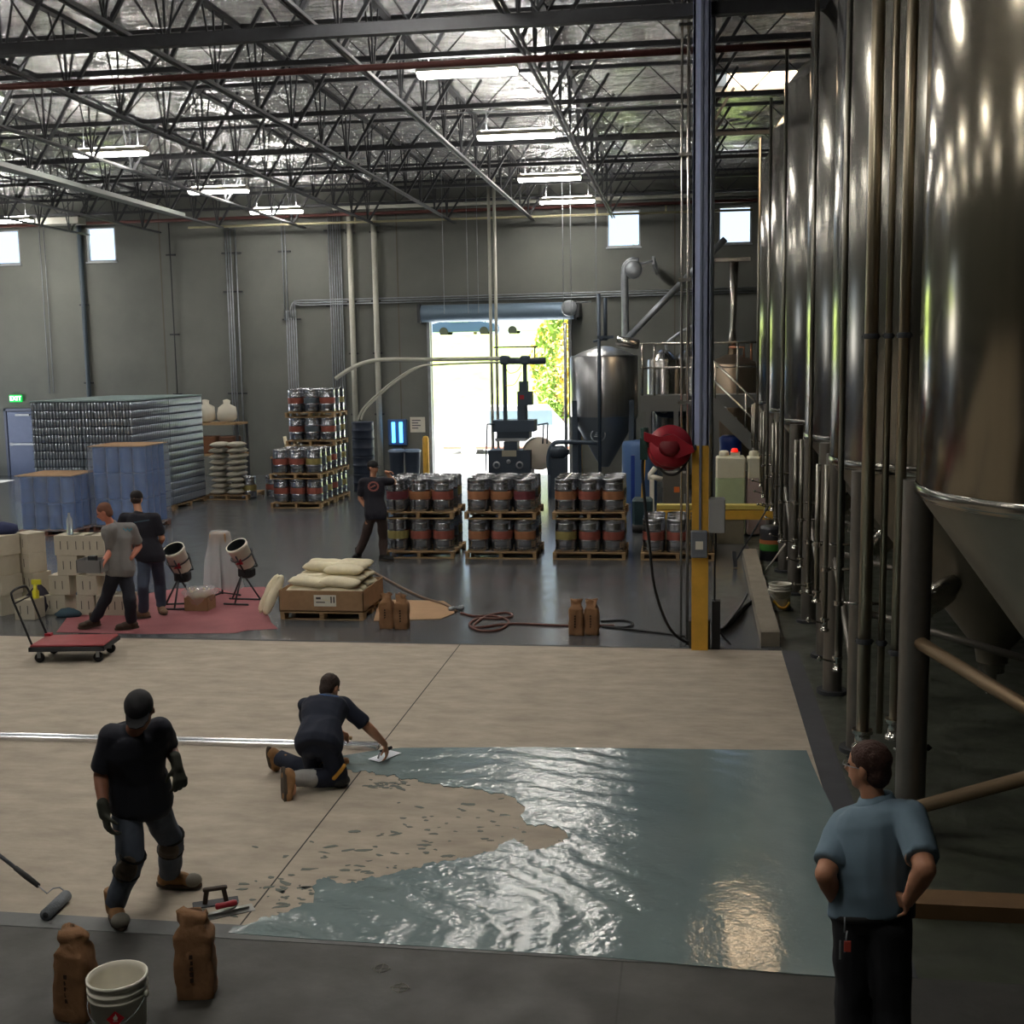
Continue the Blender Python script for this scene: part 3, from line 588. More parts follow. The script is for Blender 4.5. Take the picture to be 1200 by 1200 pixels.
for pi_, (x0, y0, nt_, nm) in enumerate(((-14.12,23.35,2,'shorter left pallet'),(-12.8,24.05,3,'taller right pallet'))):
    wood_pallet(1.26,1.2,(x0+.63,y0+.6,0),'wooden pallet under the '+('two' if pi_==0 else 'three')+' tiers of blue drums', M=mat('reddish_pallet_wood', rgb(140,100,84), .8, var=.2))
    for t in range(nt_):
        for r in range(4):
            for c in range(4):
                if 0<r<3 and 0<c<3: continue
                loc = (x0+.17+c*.306, y0+.15+r*.3, .134+t*.57)
                lb = 'blue drum, tier %d, row %d from the front, column %d, on the %s' % (t+1, r+1, c+1, nm)
                if firstd: dr0.location = loc; dr0['label'] = lb; firstd = False
                else: dup(dr0, loc, label=lb)
    zt = .134+nt_*.57
    m = MB(); m.b2((x0-.01,y0-.01,zt),(x0+1.27,y0+1.21,zt+.02)); tag(m.build('cardboard_sheet', CARD), 'brown cardboard sheet lying on top of the %s of blue drums' % nm, 'cardboard sheet')
    m = MB(); N = 40; vs = []
    for k in range(7):
        z = .1+(zt-.08)*k/6
        for i in range(N):
            a = i/N*4; s = int(a); f = a-s; ww, dd = .655, .625
            x, y = [(-1+2*f,-1),(1,-1+2*f),(1-2*f,1),(-1,1-2*f)][s]; n_ = noise.noise(V((x*3,y*3,z*4)))*.02
            vs.append((x0+.63+x*(ww+n_), y0+.6+y*(dd+n_), z))
    m.add(vs, [(k*N+i,k*N+(i+1)%N,(k+1)*N+(i+1)%N,(k+1)*N+i) for k in range(6) for i in range(N)], 0, True)
    tag(m.build('stretch_wrap', WRAP), 'clear shiny stretch wrap around the %s of blue drums' % nm, 'plastic wrap')
# ============================================================ SACKS
def sack_mesh(L_, W_, T_, seed, M=None):
    m = MB(); nx, ny = 14, 8; vs = []
    for s in (1,-1):
        for i in range(nx+1):
            for j in range(ny+1):
                u, v = i/nx*2-1, j/ny*2-1
                h = (max(0,1-abs(u)**3.2))**.5*(max(0,1-abs(v)**2.6))**.5
                x = u*L_/2*(1-.06*abs(v)**3); y = v*W_/2*(1-.08*abs(u)**4); z = s*T_/2*h+noise.noise(V((x*5+seed,y*5,s)))*T_*.12*(.3+h)
                vs.append((x,y,z))
    k = (nx+1)*(ny+1)
    fs = []
    for s in (0,1):
        for i in range(nx):
            for j in range(ny):
                a = s*k+i*(ny+1)+j; q = (a,a+ny+1,a+ny+2,a+1); fs.append(q if s==0 else q[::-1])
    m.add(vs, fs, 0, True); b = bmesh.new(); me = bpy.data.meshes.new('sack'); me.from_pydata(m.v, [], m.f); b.from_mesh(me); bmesh.ops.remove_doubles(b, verts=b.verts, dist=.004); b.to_mesh(me); b.free()
    for p in me.polygons: p.use_smooth = True
    me.materials.append(M); return me
SACKM = mat('woven_sack', rgb(176,170,156), .8, var=.1, scale=12)
CREAM = mat('cream_sand_bag', rgb(232,222,192), .75, var=.08, scale=9, bump=.3, bscale=30)
sk_me = [sack_mesh(.66,.42,.15,s,SACKM) for s in range(3)]; cr_me = [sack_mesh(.58,.28,.14,s+5,CREAM) for s in range(4)]
def put(me, name, loc, rot, label, cat, group):
    o = bpy.data.objects.new(name, me); COL.objects.link(o); o.location = loc; o.rotation_euler = rot; return tag(o, label, cat, group)
wood_pallet(1.2,1.3,(-12.05,30.45,0),'wooden pallet under the grey-white sacks behind the can pallets')
wz = .21; 
for t in range(9):
    for c in range(2):
        put(sk_me[(t+c)%3],'grain_sack',(-12.28+c*.48+random.uniform(-.03,.03),30.1+random.uniform(-.03,.03),wz),(random.uniform(-.04,.04),0,pi/2+random.uniform(-.08,.08)),'grey-white sack, level %d of nine, %s column beside the can pallets' % (t+1, 'left' if c==0 else 'right'),'sack','sacks behind the can pallets')
    wz += .155
g = thing('storage_rack', 'dark storage rack behind the sacks holding white bulk bags', 'rack', (-13.7,33.5,0))
for x in (-.75,.75):
    for y in (-.4,.4):
        m = MB(); m.b2((x-.03,y-.03,0),(x+.03,y+.03,1.86)); m.build('upright', DARKM, g)
for z in (.9,1.8):
    m = MB(); m.b2((-.78,-.43,z),(.78,.43,z+.06)); m.build('shelf', WOOD, g)
for i,x in enumerate((-14.0,-13.35)):
    m = MB(); m.lathe([(.2,0),(.27,.06),(.28,.25),(.24,.42),(.08,.5),(.1,.6),(.03,.62)], n=16); o = m.build('bulk_bag', mat('bulk_bag_white', rgb(205,200,185), .8), loc=(x,33.4,1.9)); jitter(o,.04,5,i); tag(o, ('left' if i==0 else 'right')+' tied white bulk bag on top of the dark rack','bag','bulk bags on the rack')
for i,(x,z,c_) in enumerate(((-13.9,.965,rgb(120,80,55)),(-13.3,.965,rgb(96,66,50)))):
    m = MB(); m.bev((0,0,.25),(.5,.5,.5),.03); tag(m.build('crate', mat('brown_crate_%d' % i, c_, .8), loc=(x,33.4,z)), ('left' if i==0 else 'right')+' brown crate on the lower shelf of the dark rack', 'crate')
g = thing('work_table', 'small table with dark sides and pale top left of the tall keg stack', 'table', (-10.95,31.8,0))
m = MB(); m.b2((-.45,-.3,.95),(.45,.3,1.0)); m.build('table_top', WOOD, g)
for x in (-.4,.4):
    for y in (-.25,.25):
        m = MB(); m.b2((x-.03,y-.03,0),(x+.03,y+.03,.95)); m.build('leg', DARKM, g)
m = MB(); m.b2((-.36,-.24,.05),(.36,.24,.9)); m.build('cabinet_body', mat('cabinet_green_grey', rgb(88,94,88), .6), g)
m = MB(); m.tube([(-10.95,31.75,1.0),(-11.05,31.75,1.55)], .05, 8); m.tube([(-11.05,31.8,1.02),(-10.7,31.8,1.4)], .03,8); tag(m.build('pump_handle', CREAM), 'pale pump handle standing on the small dark-sided table', 'tool')
for i,(x,y,r,h,n) in enumerate(((-8.87,32,.31,1.93,'tall dark stack of drums beside the pale wall pipes'),)):
    g = thing('drum_stack', n, 'drums', (x,y,0))
    for k in range(4):
        m = MB(); m.lathe([(r-.02,0),(r,.02),(r-.01,.06),(r-.01,.22),(r+.006,.24),(r-.01,.26),(r-.01,.44),(r,.46),(r-.02,.48),(0,.48)], (0,0,k*.483), 24); m.build('drum', mat('dark_blue_drum', rgb(48,58,76), .5), g)
for i,(x) in enumerate((-8.42,-7.95)):
    g = thing('waste_bin', ('left' if i==0 else 'right')+' dark grey bin with pale lid rim below the blue insect lamp', 'bin', (x,34.0,0))
    m = MB(); m.lathe([(.19,0),(.23,.9),(.25,.92)], n=20); m.build('bin_body', mat('bin_dark_blue', rgb(58,68,84), .5), g)
    m = MB(); m.lathe([(.25,.92),(.26,.97),(.2,1.0),(0,1.01)], n=20); m.build('lid', mat('bin_lid', rgb(120,136,156), .4), g)
# ============================================================ CREAM BOXES
BOXM = mat('cream_carton', rgb(196,188,170), .8, var=.06, scale=5)
def carton(loc, rz, label, size=(.38,.36,.29)):
    g = thing('carton', label, 'box', loc, rz, group='cream cartons near the men'); w,d,h = size
    m = MB(); m.bev((0,0,h/2),(w,d,h),.004); m.build('carton_body', BOXM, g)
    m = MB(); m.b2((-w/2-.001,-.03,h-.0),(w/2+.001,.03,h+.0015)); m.build('tape', mat('packing_tape', rgb(178,160,130), .4), g)
    for x in (-.06,.05):
        m = MB(); m.b2((x-.006,-d/2-.0015,h*.3),(x+.006,-d/2,h*.72)); m.build('printed_mark', mat('print_dark', rgb(80,76,74), .8), g)
    return g
lv = ['bottom','second','third','top']
for z in range(4):
    carton((-9.93+.02*(z%2),15.9,z*.292),-.42,'cream carton at the %s of the stack at the left edge' % lv[z])
    if z<4: carton((-9.6+(.05 if z<2 else -.01),16.15,z*.292),-.42,'cream carton at the %s of the right-hand column at the left edge' % lv[z],(.34,.3,.29))
for (px,z,l) in ((86,3,'top left carton of the middle stack under the water bottle'),(104,3,'top carton just right of the one under the water bottle'),(120,3,'rightmost top carton of the middle stack, against the grey-shirted man'),(88,2,'third-level left carton of the middle stack'),(121,2,'third-level right carton of the middle stack'),(77,1,'second-level left carton of the middle stack'),(109,1,'second-level right carton of the middle stack')):
    p = at(px,700,16.0); carton((p.x,16.0,z*.292),.03,'cream '+l,(.31,.34,.29))
for (px,py,l) in ((64,720,'bottom left carton of the middle stack behind the cart handle'),(98,722,'bottom carton with pinkish face right of the dark gap'),(122,722,'bottom carton behind the legs of the grey-shirted man'),(143,720,'bottom carton between the two standing men')):
    p = gnd(px,py); carton((p.x,16.0,0),.03,'cream '+l,(.27 if px>90 else .36,.34,.29))
m = MB(); m.lathe([(.028,0),(.032,.01),(.032,.13),(.026,.16),(.012,.2),(.012,.225),(0,.225)], n=14); p = at(82,634,15.9); o = m.build('water_bottle', mat('clear_bottle', (.85,.92,1), .08, trans=.7), loc=(p.x,15.92,1.17)); o.scale=(1.4,1.4,1.4); tag(o,'clear water bottle standing on the top left carton of the middle stack','bottle')
m = MB(); m.lathe([(.05,0),(.055,.1),(.03,.13),(.03,.2),(.0,.2)], n=14); m.b2((-.05,-.02,.2),(.1,.02,.27)); p = at(42,700,15.6); o = m.build('spray_bottle', mat('yellow_sprayer', rgb(226,220,60), .4), loc=(p.x,15.6,.292)); o.scale=(.9,.9,1); tag(o,'yellow spray bottle standing on a low carton behind the cart handle','bottle')
for i,(px,py,y,s,l,c_) in enumerate(((46,700,15.9,(.2,.16,.22),'dark bag slumped between the carton stacks',rgb(52,48,62)),(6,634,16.0,(.22,.14,.1),'dark jacket lying on the cartons at the left edge',rgb(50,58,92)),(80,724,15.7,(.2,.1,.07),'blue-grey cloth on the floor under the middle cartons',rgb(60,84,96)))):
    p = at(px,py,y); z = 1.25 if i==1 else s[2]*.9
    m = MB(); m.lathe([(.02,-.9),(.8,-.9),(1,-.4),(.85,.3),(.5,.75),(.1,.95),(0,1)], n=18); o = m.build(['dark_bag','jacket','cloth'][i], mat('soft_dark_%d'%i, c_, .85)); jitter(o,.25,1.3,i+2); o.location=(p.x,y,z); o.scale=s; tag(o,l,['bag','clothing','cloth'][i])
p = at(44,715,15.8); carton((p.x,15.6,0),.03,'cream carton under the yellow spray bottle behind the cart',(.3,.3,.29))
# ============================================================ PLATFORM CART
p = gnd(88,752,.2); g = thing('platform_cart', 'platform cart with red deck and folding black handle beside the cartons', 'cart', (p.x,p.y,0), radians(8))
m = MB(); m.bev((0,0,.215),(.9,.56,.03),.01); m.build('deck', mat('red_deck', rgb(150,62,66), .6, var=.2, scale=3), g)
m = MB(); m.b2((-.46,-.3,.15),(.46,-.26,.2)); m.b2((-.46,.26,.15),(.46,.3,.2)); m.b2((-.46,-.3,.15),(-.42,.3,.2)); m.b2((.42,-.3,.15),(.46,.3,.2)); m.b2((-.44,-.28,.19),(.44,.28,.202)); m.build('frame', DARKM, g)
for x in (-.36,.36):
    for y in (-.22,.22):
        m = MB(); m.T = Matrix.Translation((x,y,.06)) @ Matrix.Rotation(pi/2,4,'X'); m.lathe([(.02,-.02),(.055,-.02),(.06,-.01),(.06,.01),(.055,.02),(.02,.02)], n=18); m.T=None; wl = m.build('wheel', BLACK, g)
        m = MB(); m.b2((x-.02,y-.03,.06),(x+.02,y-.022,.15)); m.b2((x-.02,y+.022,.06),(x+.02,y+.03,.15)); m.b2((x-.04,y-.035,.145),(x+.04,y+.035,.155)); m.build('caster_fork', GALV, wl)
m = MB(); m.tube(spline([(-.43,-.24,.2),(-.55,-.24,.55),(-.64,-.24,.82),(-.66,-.15,.88),(-.66,.15,.88),(-.64,.24,.82),(-.55,.24,.55),(-.43,.24,.2)],6), .014, 8); m.tube([(-.615,-.24,.74),(-.615,.24,.74)], .01, 8); m.build('handle', BLACK, g)
m = MB(); m.b2((-.46,.2,.23),(-.38,.28,.26)); m.build('hinge_bracket', REDM, g)
# ============================================================ FLOOR PAPER, MIXERS, DRAPED STAND
poly = [gnd(px,py) for px,py in ((66,741),(80,722),(92,712),(160,698),(205,690),(310,688),(322,700),(312,716),(318,730),(326,737),(289,739),(276,742),(170,743),(120,742))]
m = MB(); m.prism([(q.x,max(q.y,14.6)) for q in poly], .001, .005); tag(m.build('floor_paper', mat('red_floor_paper', rgb(150,90,94), .8, var=.14, scale=2)), 'reddish protective floor paper under the mixers and the two men', 'floor paper')
def mixer(px, py, Y, rz, label):
    p = at(px,py,Y); g = thing('mixing_bucket', label, 'mixer', (p.x,Y,0), rz); zc = .72
    T = Matrix.Translation((0,0,zc)) @ Euler((radians(28),radians(-12),0)).to_matrix().to_4x4()
    m = MB(); m.T = T; m.lathe([(.125,-.2),(.135,-.18),(.155,.14),(.165,.15),(.165,.2),(.15,.2),(.145,.15),(.12,-.17),(0,-.17)], n=26, cap=False); m.build('bucket', WHITE, g)
    m = MB(); m.T = T; m.lathe([(.147,.196),(.14,.12),(.116,-.165),(0,-.168)], n=26, cap=False); m.build('dark_inside', mat('dark_bucket_grey', rgb(30,36,38), .6), g)  # inner wall of the white bucket coloured dark
    m = MB(); m.T = T; m.tube([(.17*cos(a),.17*sin(a),.0) for a in [i*pi/8 for i in range(16)]], .012, 6, closed=True); m.tube([(.17,0,0),(.15,0,-.24),(-.15,0,-.24),(-.17,0,0)], .014, 6); m.tube([(0,-.165,.1),(0,-.16,-.24)], .012, 6); m.build('cradle', DARKM, g)
    m = MB(); m.T = T; m.prism([(-.06,-.04),(.05,.04),(.05,-.06)], -.172, -.152, 'y'); m.build('red_mark', REDM, g)
    m = MB(); m.bev((.04,.06,.45),(.22,.2,.16),.03); m.build('motor', BLACK, g)
    for a,b_ in (((0,0,.45),(-.02,-.25,.02)),((0,0,.45),(.2,.15,.02)),((0,0,.45),(-.25,.12,.02))):
        m = MB(); m.tube([a,b_], .014, 6); m.build('leg', DARKM, g)
    m = MB(); m.tube([(-.3,.12,.02),(.25,.15,.02)], .014, 6); m.tube([(-.2,-.25,.02),(.2,-.25,.02)], .014, 6); m.build('base_bar', DARKM, g)
mixer(209,663,16.5,.15,'left tilted white mixing bucket on a dark stand, near the black-shirted man')
mixer(284,668,16.9,-.1,'right tilted white mixing bucket on a dark stand beside the sand bag box')
p = at(258,638,17.35); g = thing('draped_stand', 'stand with a small carton on top draped in clear plastic between the mixing buckets', 'stand', (p.x,17.35,0))
m = MB(); m.tube([(0,0,.03),(0,0,.85)], .016, 8); m.build('pole', DARKM, g)
for a in range(3):
    m = MB(); m.tube([(0,0,.05),(.3*cos(a*2.1),.3*sin(a*2.1),.015)], .012, 6); m.build('leg', DARKM, g)
m = MB(); m.bev((0,0,.92),(.26,.2,.14),.006); m.build('top_carton', CARD, g)
m = MB(); N = 36; vs = []; prof = [(.13,1.03),(.165,1.0),(.17,.92),(.19,.8),(.25,.55),(.27,.25),(.29,.12)]
for k,(r,z) in enumerate(prof):
    for i in range(N): a = 2*pi*i/N; rr = r*(1+.14*sin(a*5+1)*(k/6)+.08*sin(a*9)*(k/6)); vs.append((rr*cos(a),rr*.8*sin(a),z+.05*sin(a*3)*(k>4)))
m.add(vs, [(k*N+i,k*N+(i+1)%N,(k+1)*N+(i+1)%N,(k+1)*N+i) for k in range(6) for i in range(N)]+[tuple(range(N))], 0, True)
PL = mat('clear_plastic_sheet', (.85,.88,.92), .15, alpha=.32); m.build('plastic_sheet', PL, g)
p = gnd(231,716); g = thing('parts_box', 'open cardboard box with clear bag and bottles in front of the left mixer', 'box', (p.x,p.y+.12,0))
m = MB(); w_,d_,h_ = .36,.3,.2
m.b2((-w_/2,-d_/2,0),(w_/2,-d_/2+.008,h_)); m.b2((-w_/2,d_/2-.008,0),(w_/2,d_/2,h_)); m.b2((-w_/2,-d_/2,0),(-w_/2+.008,d_/2,h_)); m.b2((w_/2-.008,-d_/2,0),(w_/2,d_/2,h_)); m.b2((-w_/2,-d_/2,0),(w_/2,d_/2,.008)); m.build('box_body', CARD, g)
m = MB(); m.lathe([(.16,.1),(.22,.2),(.26,.26),(.2,.34),(.1,.32),(0,.3)], n=22); o = m.build('clear_bag', mat('crumpled_clear_bag', (.9,.92,.95), .08, alpha=.28), g); jitter(o,.05,8,4)
for i in range(6):
    m = MB(); a = i*1.05; m.T = Matrix.Translation((.08*cos(a),.07*sin(a),.18)) @ Euler((.5*sin(a),.5*cos(a),0)).to_matrix().to_4x4(); m.lathe([(.022,0),(.024,.1),(.012,.13),(.014,.16),(0,.165)], n=10); m.T=None; m.build('small_bottle', CREAM, g)
# ============================================================ SAND BAG BOX
BX, BY = -5.05, 16.3
g = thing('pallet_box', 'low brown cardboard tray box on a pallet, filled with cream sand bags', 'box', (BX,BY,0))
m = MB(); w_,d_ = 1.22,1.1
for a,b_ in (((-w_/2,-d_/2,.12),(w_/2,-d_/2+.012,.42)),((-w_/2,d_/2-.012,.12),(w_/2,d_/2,.42)),((-w_/2,-d_/2,.12),(-w_/2+.012,d_/2,.42)),((w_/2-.012,-d_/2,.12),(w_/2,d_/2,.42)),((-w_/2,-d_/2,.12),(w_/2,d_/2,.135))): m.b2(a,b_)
m.build('tray', CARD, g); pallet_part(1.2,1.1,(0,0,-.012),g)
m = MB(); m.b2((-.1,-.553,.2),(.22,-.55,.36)); m.build('shipping_label', WHITE, g)
m = MB(); m.b2((-.07,-.5545,.3),(-.0,-.553,.33)); m.b2((-.07,-.5545,.25),(.06,-.553,.265)); m.b2((.14,-.5545,.25),(.16,-.553,.34)); m.b2((.18,-.5545,.25),(.2,-.553,.34)); m.build('label_print', mat('print_dark', (0,0,0)), g)
k = 0
for t in range(4):
    for c in range(2):
        for r in range(4):
            if t == 3 and (r == 0 or (r == 1 and c == 0)): continue
            x = BX+(-.29+c*.57)+(.04*t if c==0 else -.02*t); y = BY-.4+r*.265; z = .27+t*.125
            k += 1
            put(cr_me[k%4],'sand_bag',(x,y,z),(random.uniform(-.06,.06),random.uniform(-.08,.08),random.uniform(-.12,.12)),'cream sand bag, layer %d, row %d from the front, %s half of the tray box' % (t+1,r+1,'left' if c==0 else 'right'),'sand bag','sand bags in the tray box')
for i,(x,y,l) in enumerate(((-5.72-.1,15.75,'left'),(-5.74+.02,15.66,'right'))):
    put(cr_me[i],'sand_bag',(x-.04+i*.0,y+.15,.34),(0,radians(-62),0.5+.3*i),l+' long sand bag leaning against the left side of the tray box','sand bag','sand bags in the tray box').scale=(1.05,.6,.9)
# ============================================================ PAPER BAGS
def paper_bag(loc, rz, label, w=.2, d=.13, h=.45, seed=0, name='paper_bag', top=.1, mark=True):
    g = thing(name, label, 'paper bag', loc, rz)
    m = MB(); N = 8; ring = lambda ww,dd,z: [(-ww/2,-dd/2,z),(0,-dd/2*1.05,z),(ww/2,-dd/2,z),(ww/2*1.03,0,z),(ww/2,dd/2,z),(0,dd/2*1.05,z),(-ww/2,dd/2,z),(-ww/2*1.03,0,z)]
    rows = [(w*.96,d*.96,0),(w,d,.02),(w*1.03,d*1.04,h*.25),(w,d,h*.5),(w*.99,d*1.0,h*.72),(w*.92,d*.96,h*.8),(w*.72,d*.7,h*.87),(w*.66,d*.52,h*.93),(w*.78,d*.4,h+.03)]
    vs = []; 
    for (a,b_,z) in rows: vs += ring(a,b_,z)
    fs = [(k*N+i,k*N+(i+1)%N,(k+1)*N+(i+1)%N,(k+1)*N+i) for k in range(len(rows)-1) for i in range(N)]+[tuple(range(N-1,-1,-1)), tuple(range((len(rows)-1)*N,len(rows)*N))]
    m.add(vs, fs, 0, False); o = m.build('bag_body', KRAFT, g); subdiv(o, 2); jitter(o,.014,9,seed); jitter(o,.008,24,seed+3)
    for v in o.data.vertices:
        t = max(0,(v.co.z/h-.74)/.26); v.co += noise.noise_vector(v.co*17+V((seed,0,0)))*.03*t; smooth(o)
    if mark:
        m = MB()
        for k in range(5): m.b2((-.02,-d/2*1.12,h*.24+k*.035),(.0,-d/2*1.06,h*.24+k*.035+.024))
        m.build('printed_text', mat('print_brown', rgb(58,40,30), .8), g)
    return g
for i,(px,py,l) in enumerate(((452,737,'left of the two brown paper bags beside the tray box'),(470,738,'right of the two brown paper bags beside the tray box'),(675,745,'left of the two brown paper bags left of the yellow column'),(693,745,'right of the two brown paper bags left of the yellow column'))):
    p = gnd(px,py); paper_bag((p.x,p.y+.07,0), random.uniform(-.12,.12), l, .185, .13, .44, i)
p = gnd(225,1172); paper_bag((p.x,p.y+.07,0), .25, 'brown paper bag with open crumpled top just right of the white bucket', .21,.15,.47,11)
p = gnd(86,1196); paper_bag((p.x,p.y+.05,0), -.1, 'brown paper bag behind the left side of the white bucket in the foreground', .19,.14,.48,12)
def bucket(loc, label, extra=None, r=.152, h=.37):
    g = thing('plastic_bucket', label, 'bucket', loc)
    m = MB(); m.lathe([(r*.86,0),(r*.88,.005),(r*.97,h*.72),(r*1.03,h*.725),(r*1.03,h*.76),(r*.98,h*.765),(r*.985,h*.82),(r*1.04,h*.825),(r*1.04,h*.86),(r*.99,h*.865),(r,h*.95),(r*1.05,h*.955),(r*1.05,h),(r*.98,h),(r*.95,h*.9),(r*.84,.012),(0,.012)], n=40, cap=False); m.build('bucket_body', WHITE, g)
    m = MB(); m.tube([(-r*1.05*cos(a), -r*1.1*sin(a)*.9, h*.74-.12*sin(a)) for a in [i*pi/14 for i in range(15)]], .003, 6); hd = m.build('bail_handle', GALV, g)
    for s in (-1,1):
        m = MB(); m.T = Matrix.Translation((s*r*1.03,0,h*.74)) @ Matrix.Rotation(pi/2,4,'Y'); m.lathe([(.018,-.012),(.018,.012),(0,.014)], n=12); m.T = None; m.build('handle_ear', WHITE, hd)
    return g
p = gnd(137,1142,.37); bk = bucket((p.x,p.y,0), 'white plastic bucket with red hazard diamond in the left foreground')
m = MB()
def cyl_patch(m, r, a0, s, zc, pts, mi=0, off=.001):
    vs = []
    for (u,v) in pts: a = a0+u/r; vs.append(((r+off)*cos(a),(r+off)*sin(a),zc+v))
    m.add(vs, [tuple(range(len(vs)))], mi)
A0 = -pi/2+.35; rr = .152*.955
def diamond(s):
    o = []
    for (a,b_) in (((0,-s),(s,0)),((s,0),(0,s)),((0,s),(-s,0)),((-s,0),(0,-s))):
        for t in range(4): o.append((a[0]+(b_[0]-a[0])*t/4, a[1]+(b_[1]-a[1])*t/4))
    return o
m.T = None
for (s,c_,off) in ((.046,'red',.004),): 
    cyl_patch(m, rr, A0, s, .2, diamond(s), 0, off)
m.build('hazard_diamond', mat('hazard_red', rgb(190,34,48), .5), bk, fix=False)
m = MB(); cyl_patch(m, rr, A0, 0, .208, [(-.008,-.012),(.008,-.012),(.012,0),(.006,.012),(.002,.024),(-.002,.012),(-.007,.008),(-.011,0)], 0, .0055); cyl_patch(m, rr, A0, 0, .19, [(-.012,-.003),(.012,-.003),(.012,.0),(-.012,.0)], 0, .0055); m.build('flame_symbol', WHITE, bk, fix=False)
p = gnd(915,716); b2_ = bucket((p.x,p.y+.15,0), 'white bucket with a yellow strap standing behind the concrete curb', r=.155)
m = MB(); m.tube(spline([(-.1,-.12,.14),(-.02,-.17,.06),(.06,-.16,.05),(.12,-.12,.12)]), .018, 6); m.build('yellow_strap', YEL, b2_)
# ============================================================ CARDBOARD, HOSES
poly = [gnd(px,py) for px,py in ((433,703),(520,705),(529,711),(533,719),(516,726),(438,728),(441,716))]
m = MB(); m.prism([(q.x,q.y) for q in poly], .002, .012); tag(m.build('cardboard_sheet', mat('light_cardboard', rgb(172,138,104), .8, var=.06)), 'flat cardboard sheet on the floor behind two brown paper bags', 'cardboard sheet')
def floor_hose(pts, r, M, label):
    q = [gnd(a,b_,r) for a,b_ in pts]; m = MB(); m.tube(spline(q,7), r, 8); return tag(m.build('hose', M), label, 'hose')
floor_hose([(434,668),(455,680),(490,698),(520,708),(535,716)], .02, mat('tan_hose', rgb(112,90,72), .6), 'tan hose running diagonally from the tray box to the brass coupling')
floor_hose([(540,718),(556,722),(580,722),(596,728),(585,738),(562,739),(550,732),(560,725),(585,725),(600,722),(594,718),(570,722),(556,735),(600,731),(660,733),(720,733)], .016, mat('reddish_hose', rgb(104,62,54), .6), 'thin reddish hose coiled on the floor between the pairs of paper bags')
floor_hose([(704,728),(730,727),(742,731),(732,735),(706,734),(740,738),(775,742),(806,746)], .014, BLACK, 'thin dark cord lying from the right paper bags to the column foot')
m = MB(); p = gnd(535,716); m.T = Matrix.Translation((p.x,p.y,.04)) @ Euler((0,pi/2,.6)).to_matrix().to_4x4(); m.lathe([(.02,-.12),(.035,-.1),(.035,-.04),(.025,-.03),(.025,.04),(.04,.05),(.04,.1),(.02,.12)], n=12); m.T=None; tag(m.build('hose_coupling', GALV), 'metal hose coupling at the tip of the cardboard sheet', 'coupling')
floor_hose([(838,738),(855,730),(872,712),(888,700),(905,698),(920,705),(928,715)], .02, BLACK, 'thick black hose arching over the concrete curb')
for i in range(5):
    a = gnd(838+i*3,742-i*2,.02+.02*i); b_ = gnd(868+i*2,708-i*3,.05+.02*i); m = MB(); m.tube(spline([a,(a+b_)/2+V((.05,0,.04)),b_]), .014, 7); tag(m.build('steel_rod' if i%2 else 'hose', PIPEM if i%2 else BLACK), ['lowest black hose','thin steel rod','middle black hose','upper steel rod','topmost black hose'][i]+' in the tangle at the foot of the yellow column', 'rod' if i%2 else 'hose')
# ============================================================ CURB, LOW WALL, TOTES
CB = mat('curb_concrete', rgb(142,134,120), .85, var=.15, scale=3)
a = gnd(892,741,.18); b_ = gnd(914,741,.18); c_ = gnd(870,643,.18); d_ = gnd(886,643,.18)
m = MB(); m.prism([(a.x,a.y),(b_.x,b_.y),(d_.x,d_.y),(c_.x,c_.y)], 0, .18); tag(m.build('concrete_curb', CB), 'long low concrete curb running toward the tanks right of the yellow column', 'curb')
g = thing('barrier_wall', 'low concrete wall with yellow painted top behind the grey control cabinet', 'barrier', (0,22.9,0))
m = MB(); m.b2((-.55,0,0),(1.1,.2,.47)); m.build('wall_body', mat('barrier_concrete', rgb(128,120,100), .85, var=.1), g)
m = MB(); m.b2((-.56,-.02,.47),(1.85,.22,.64)); m.build('yellow_cap', YEL, g)
m = MB(); m.b2((-.56,.02,.66),(1.85,.3,.74)); m.build('yellow_rail', mat('pale_yellow_paint', rgb(206,190,104), .5), g)
TOT = mat('translucent_tote', rgb(222,218,196), .5, var=.05)
for i,(px0,px1,col,l) in enumerate(((839,874,rgb(186,200,160),'left white square tote tank with greenish lower half and red cap light'),(876,906,rgb(176,156,150),'right white square tote tank with pinkish lower half beside the tanks'))):
    x0 = at(px0,560,23.8).x; x1 = at(px1,560,23.8).x; g = thing('tote_tank', l, 'tank', ((x0+x1)/2,24.1,0)); w_ = x1-x0; zt = at(px0,536,23.8).z
    m = MB(); m.bev((0,0,zt-.22),(w_-.01,.5,.44),.03); m.build('upper_tank', TOT, g)
    m = MB(); m.bev((0,0,(zt-.42)/2+.02),(w_+.0,.52,zt-.44),.03); m.build('lower_tank', mat('tote_liquid_%d'%i, col, .5, var=.05), g)
    m = MB(); m.lathe([(.1,0),(.1,.06),(.085,.1),(.06,.11),(0,.11)], (-w_*.22,0,zt), 16); m.b2((0,-.1,zt),(w_*.32,.1,zt+.08)); m.build('cap', TOT, g)
    if i==0:
        m = MB(); m.lathe([(.07,0),(.07,.03),(.05,.07),(0,.08)], (.08,0,zt+.082), 14); m.build('red_cap', mat('red_cap_glow', rgb(220,30,20), .3, emit=(rgb(255,40,20),.8)), g)
p = gnd(905,658); g = thing('beverage_barrel', 'dark barrel with orange and green bands behind the curb', 'barrel', (p.x,p.y+.2,0))
m = MB(); m.lathe([(.2,0),(.21,.02),(.21,.55),(.19,.6),(0,.6)], n=24); m.build('barrel_body', mat('barrel_dark', rgb(56,56,60), .4,.5), g)
m = MB(); m.lathe([(.212,.3),(.213,.31),(.213,.36),(.212,.37)], n=24, cap=False); m.build('orange_band', mat('orange_band', rgb(170,100,60), .5), g)
